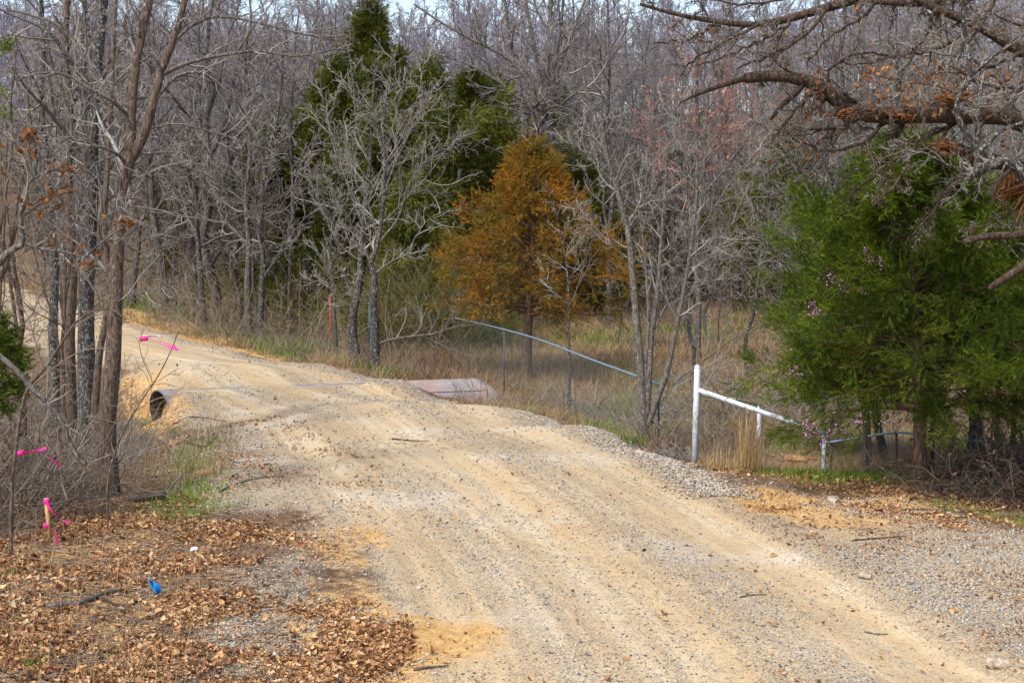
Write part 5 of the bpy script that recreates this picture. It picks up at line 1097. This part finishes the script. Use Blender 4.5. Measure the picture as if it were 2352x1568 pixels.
def pick(n, fn, D0, D1, sep, hw=.44):
    out = []; tries = 0
    while len(out) < n and tries < 60000:
        tries += 1; D = math.sqrt(rng.uniform(D0 ** 2, D1 ** 2)); x = rng.uniform(-hw, hw) * D
        if fn(x, D) and all((x - a) ** 2 + (D - b) ** 2 > sep ** 2 for a, b in out): out.append((x, D))
    return out
def ok_mid(x, y):
    z = zones(np.array([x]), np.array([y])); px = 1176 + x / y * FPX
    if z['d'][0] > -1.6: return False
    if y < 52 and 900 < px < 1900: return False
    if y < 44 and px > 640: return False
    return True
def lab_mid(x, y):
    px = 1176 + x / y * FPX
    if px < 650: return 'slender bare hardwood in the wood behind the bend of the road'
    if px < 1350: return 'bare hardwood standing among the dark cedars'
    return 'bare grey hardwood in the wood beyond the dry field'
def lab_far(x, y):
    px = 1176 + x / y * FPX
    if px < 800: return 'distant purplish bare tree on the hillside at left'
    if px < 1500: return 'distant purplish bare tree on the hillside above the cedars'
    return 'distant purplish bare tree on the hillside at right'
scatter(mids, pick(130, ok_mid, 41, 78, 1.7), lab_mid, 'bare hardwoods of the wood', .8, 1.15)
for i, (px, D, s_, lb) in enumerate([(40, 16.5, 1.0, 'twiggy young tree at the left edge behind the arching stem'), (110, 18.5, 1.1, 'twiggy young tree before the slim lichen trunk'), (-60, 14.5, .9, 'twiggy young tree mostly cut off by the left edge'), (180, 26, 1.3, 'twiggy young tree beyond the creek behind the trunk cluster'), (20, 28, 1.3, 'twiggy young tree beyond the creek at the left edge')]):
    o = nears[i % 2] if i < 2 else copy_tree(nears[i % 2]); x = (px - 1176) / FPX * D; o.location = tuple(ongr(x, D, -.05)); o.scale = (s_,) * 3; o.rotation_euler.z = i * 1.3
    tag(o, lb, 'tree', 'young trees along the creek')
palep = proto(370, 5.6, .045, 'fork', (M['bark_lichen'], M['bark_grey'], M['twig_pale']), .0034, (18, 7, 6, 4))
for i, (px, D, s_, lb) in enumerate([(2235, 17.2, 1.3, 'pale twiggy tree rising behind the green cedar right of the largest'), (2080, 19.5, 1.35, 'pale twiggy tree rising behind the largest green cedar'), (2370, 15.6, 1.2, 'pale twiggy tree at the right edge behind the oak limbs'), (1900, 23, 1.35, 'pale twiggy tree behind the left cedar near the barrier'), (2200, 24, 1.6, 'tall pale twiggy tree farther back behind the cedars')]):
    o = palep if i == 0 else copy_tree(palep); x = (px - 1176) / FPX * D; o.location = tuple(ongr(x, D, -.05)); o.scale = (s_,) * 3; o.rotation_euler.z = 1 + i * 1.9
    tag(o, lb, 'tree', 'pale trees behind the cedars')
scatter(saps, pick(105, lambda x, y: zones(np.array([x]), np.array([y]))['d'][0] < -1.2 and (1176 + x / y * FPX < 800 or y > 46 or (1420 < 1176 + x / y * FPX < 2200 and y > 30)), 30, 62, 1.1), lambda x, y: ('thin young bare tree at the wood edge left of the cedars' if 1176 + x / y * FPX < 800 else 'thin young bare tree at the back of the dry field'), 'young bare trees', .7, 1.2)
scatter([redp], pick(7, lambda x, y: 1500 < 1176 + x / y * FPX < 2300 and y > 50, 50, 70, 3), lambda x, y: 'small reddish budding tree in the wood beyond the field', 'reddish budding trees', .8, 1.1)
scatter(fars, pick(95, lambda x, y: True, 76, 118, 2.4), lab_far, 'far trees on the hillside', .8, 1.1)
# the far wood beyond, one mass
def far_wood():
    Vs, Fs, off = [], [], 0; rg = np.random.default_rng(99)
    src = []
    for s in range(3):
        H = 13; t = np.linspace(0, 1, 6); P = np.cumsum(rg.normal(size=(6, 3)) * [.2, .2, 0], 0); P[:, 2] = t * H; TP, TR = P[None], (.17 * (1 - .85 * t))[None]
        a = grow(TP, TR, np.array([H]), 16, rg, .36, (22, 50), .1, .14, 5, .3, .98, .5, .05); b = grow(*a, 6, rg, .5, (25, 55), .06, .2, 4, .2, .98, .6, .038); c = grow(*b, 6, rg, .5, (25, 55), .05, .2, 3, .2, .98, .8, .028)
        src.append(tubes([(TP, TR), a[:2], b[:2], c[:2]], 3))
    for _ in range(430):
        D = math.sqrt(rg.uniform(112 ** 2, 250 ** 2)); x = rg.uniform(-.46, .46) * D; v, f = src[rg.integers(3)]; s = rg.uniform(.8, 1.15); a = rg.random() * 6.28
        R = np.array([[math.cos(a), -math.sin(a), 0], [math.sin(a), math.cos(a), 0], [0, 0, 1]]) * s
        Vs.append(v @ R.T + ongr(x, D, -.1)); Fs += [q + off for q in f]; off += len(v)
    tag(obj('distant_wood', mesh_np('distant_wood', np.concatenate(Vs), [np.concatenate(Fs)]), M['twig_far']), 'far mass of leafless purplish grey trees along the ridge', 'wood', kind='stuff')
far_wood()
print('OBJS', len(bpy.data.objects), 'polys', sum(len(m.polygons) for m in bpy.data.meshes))
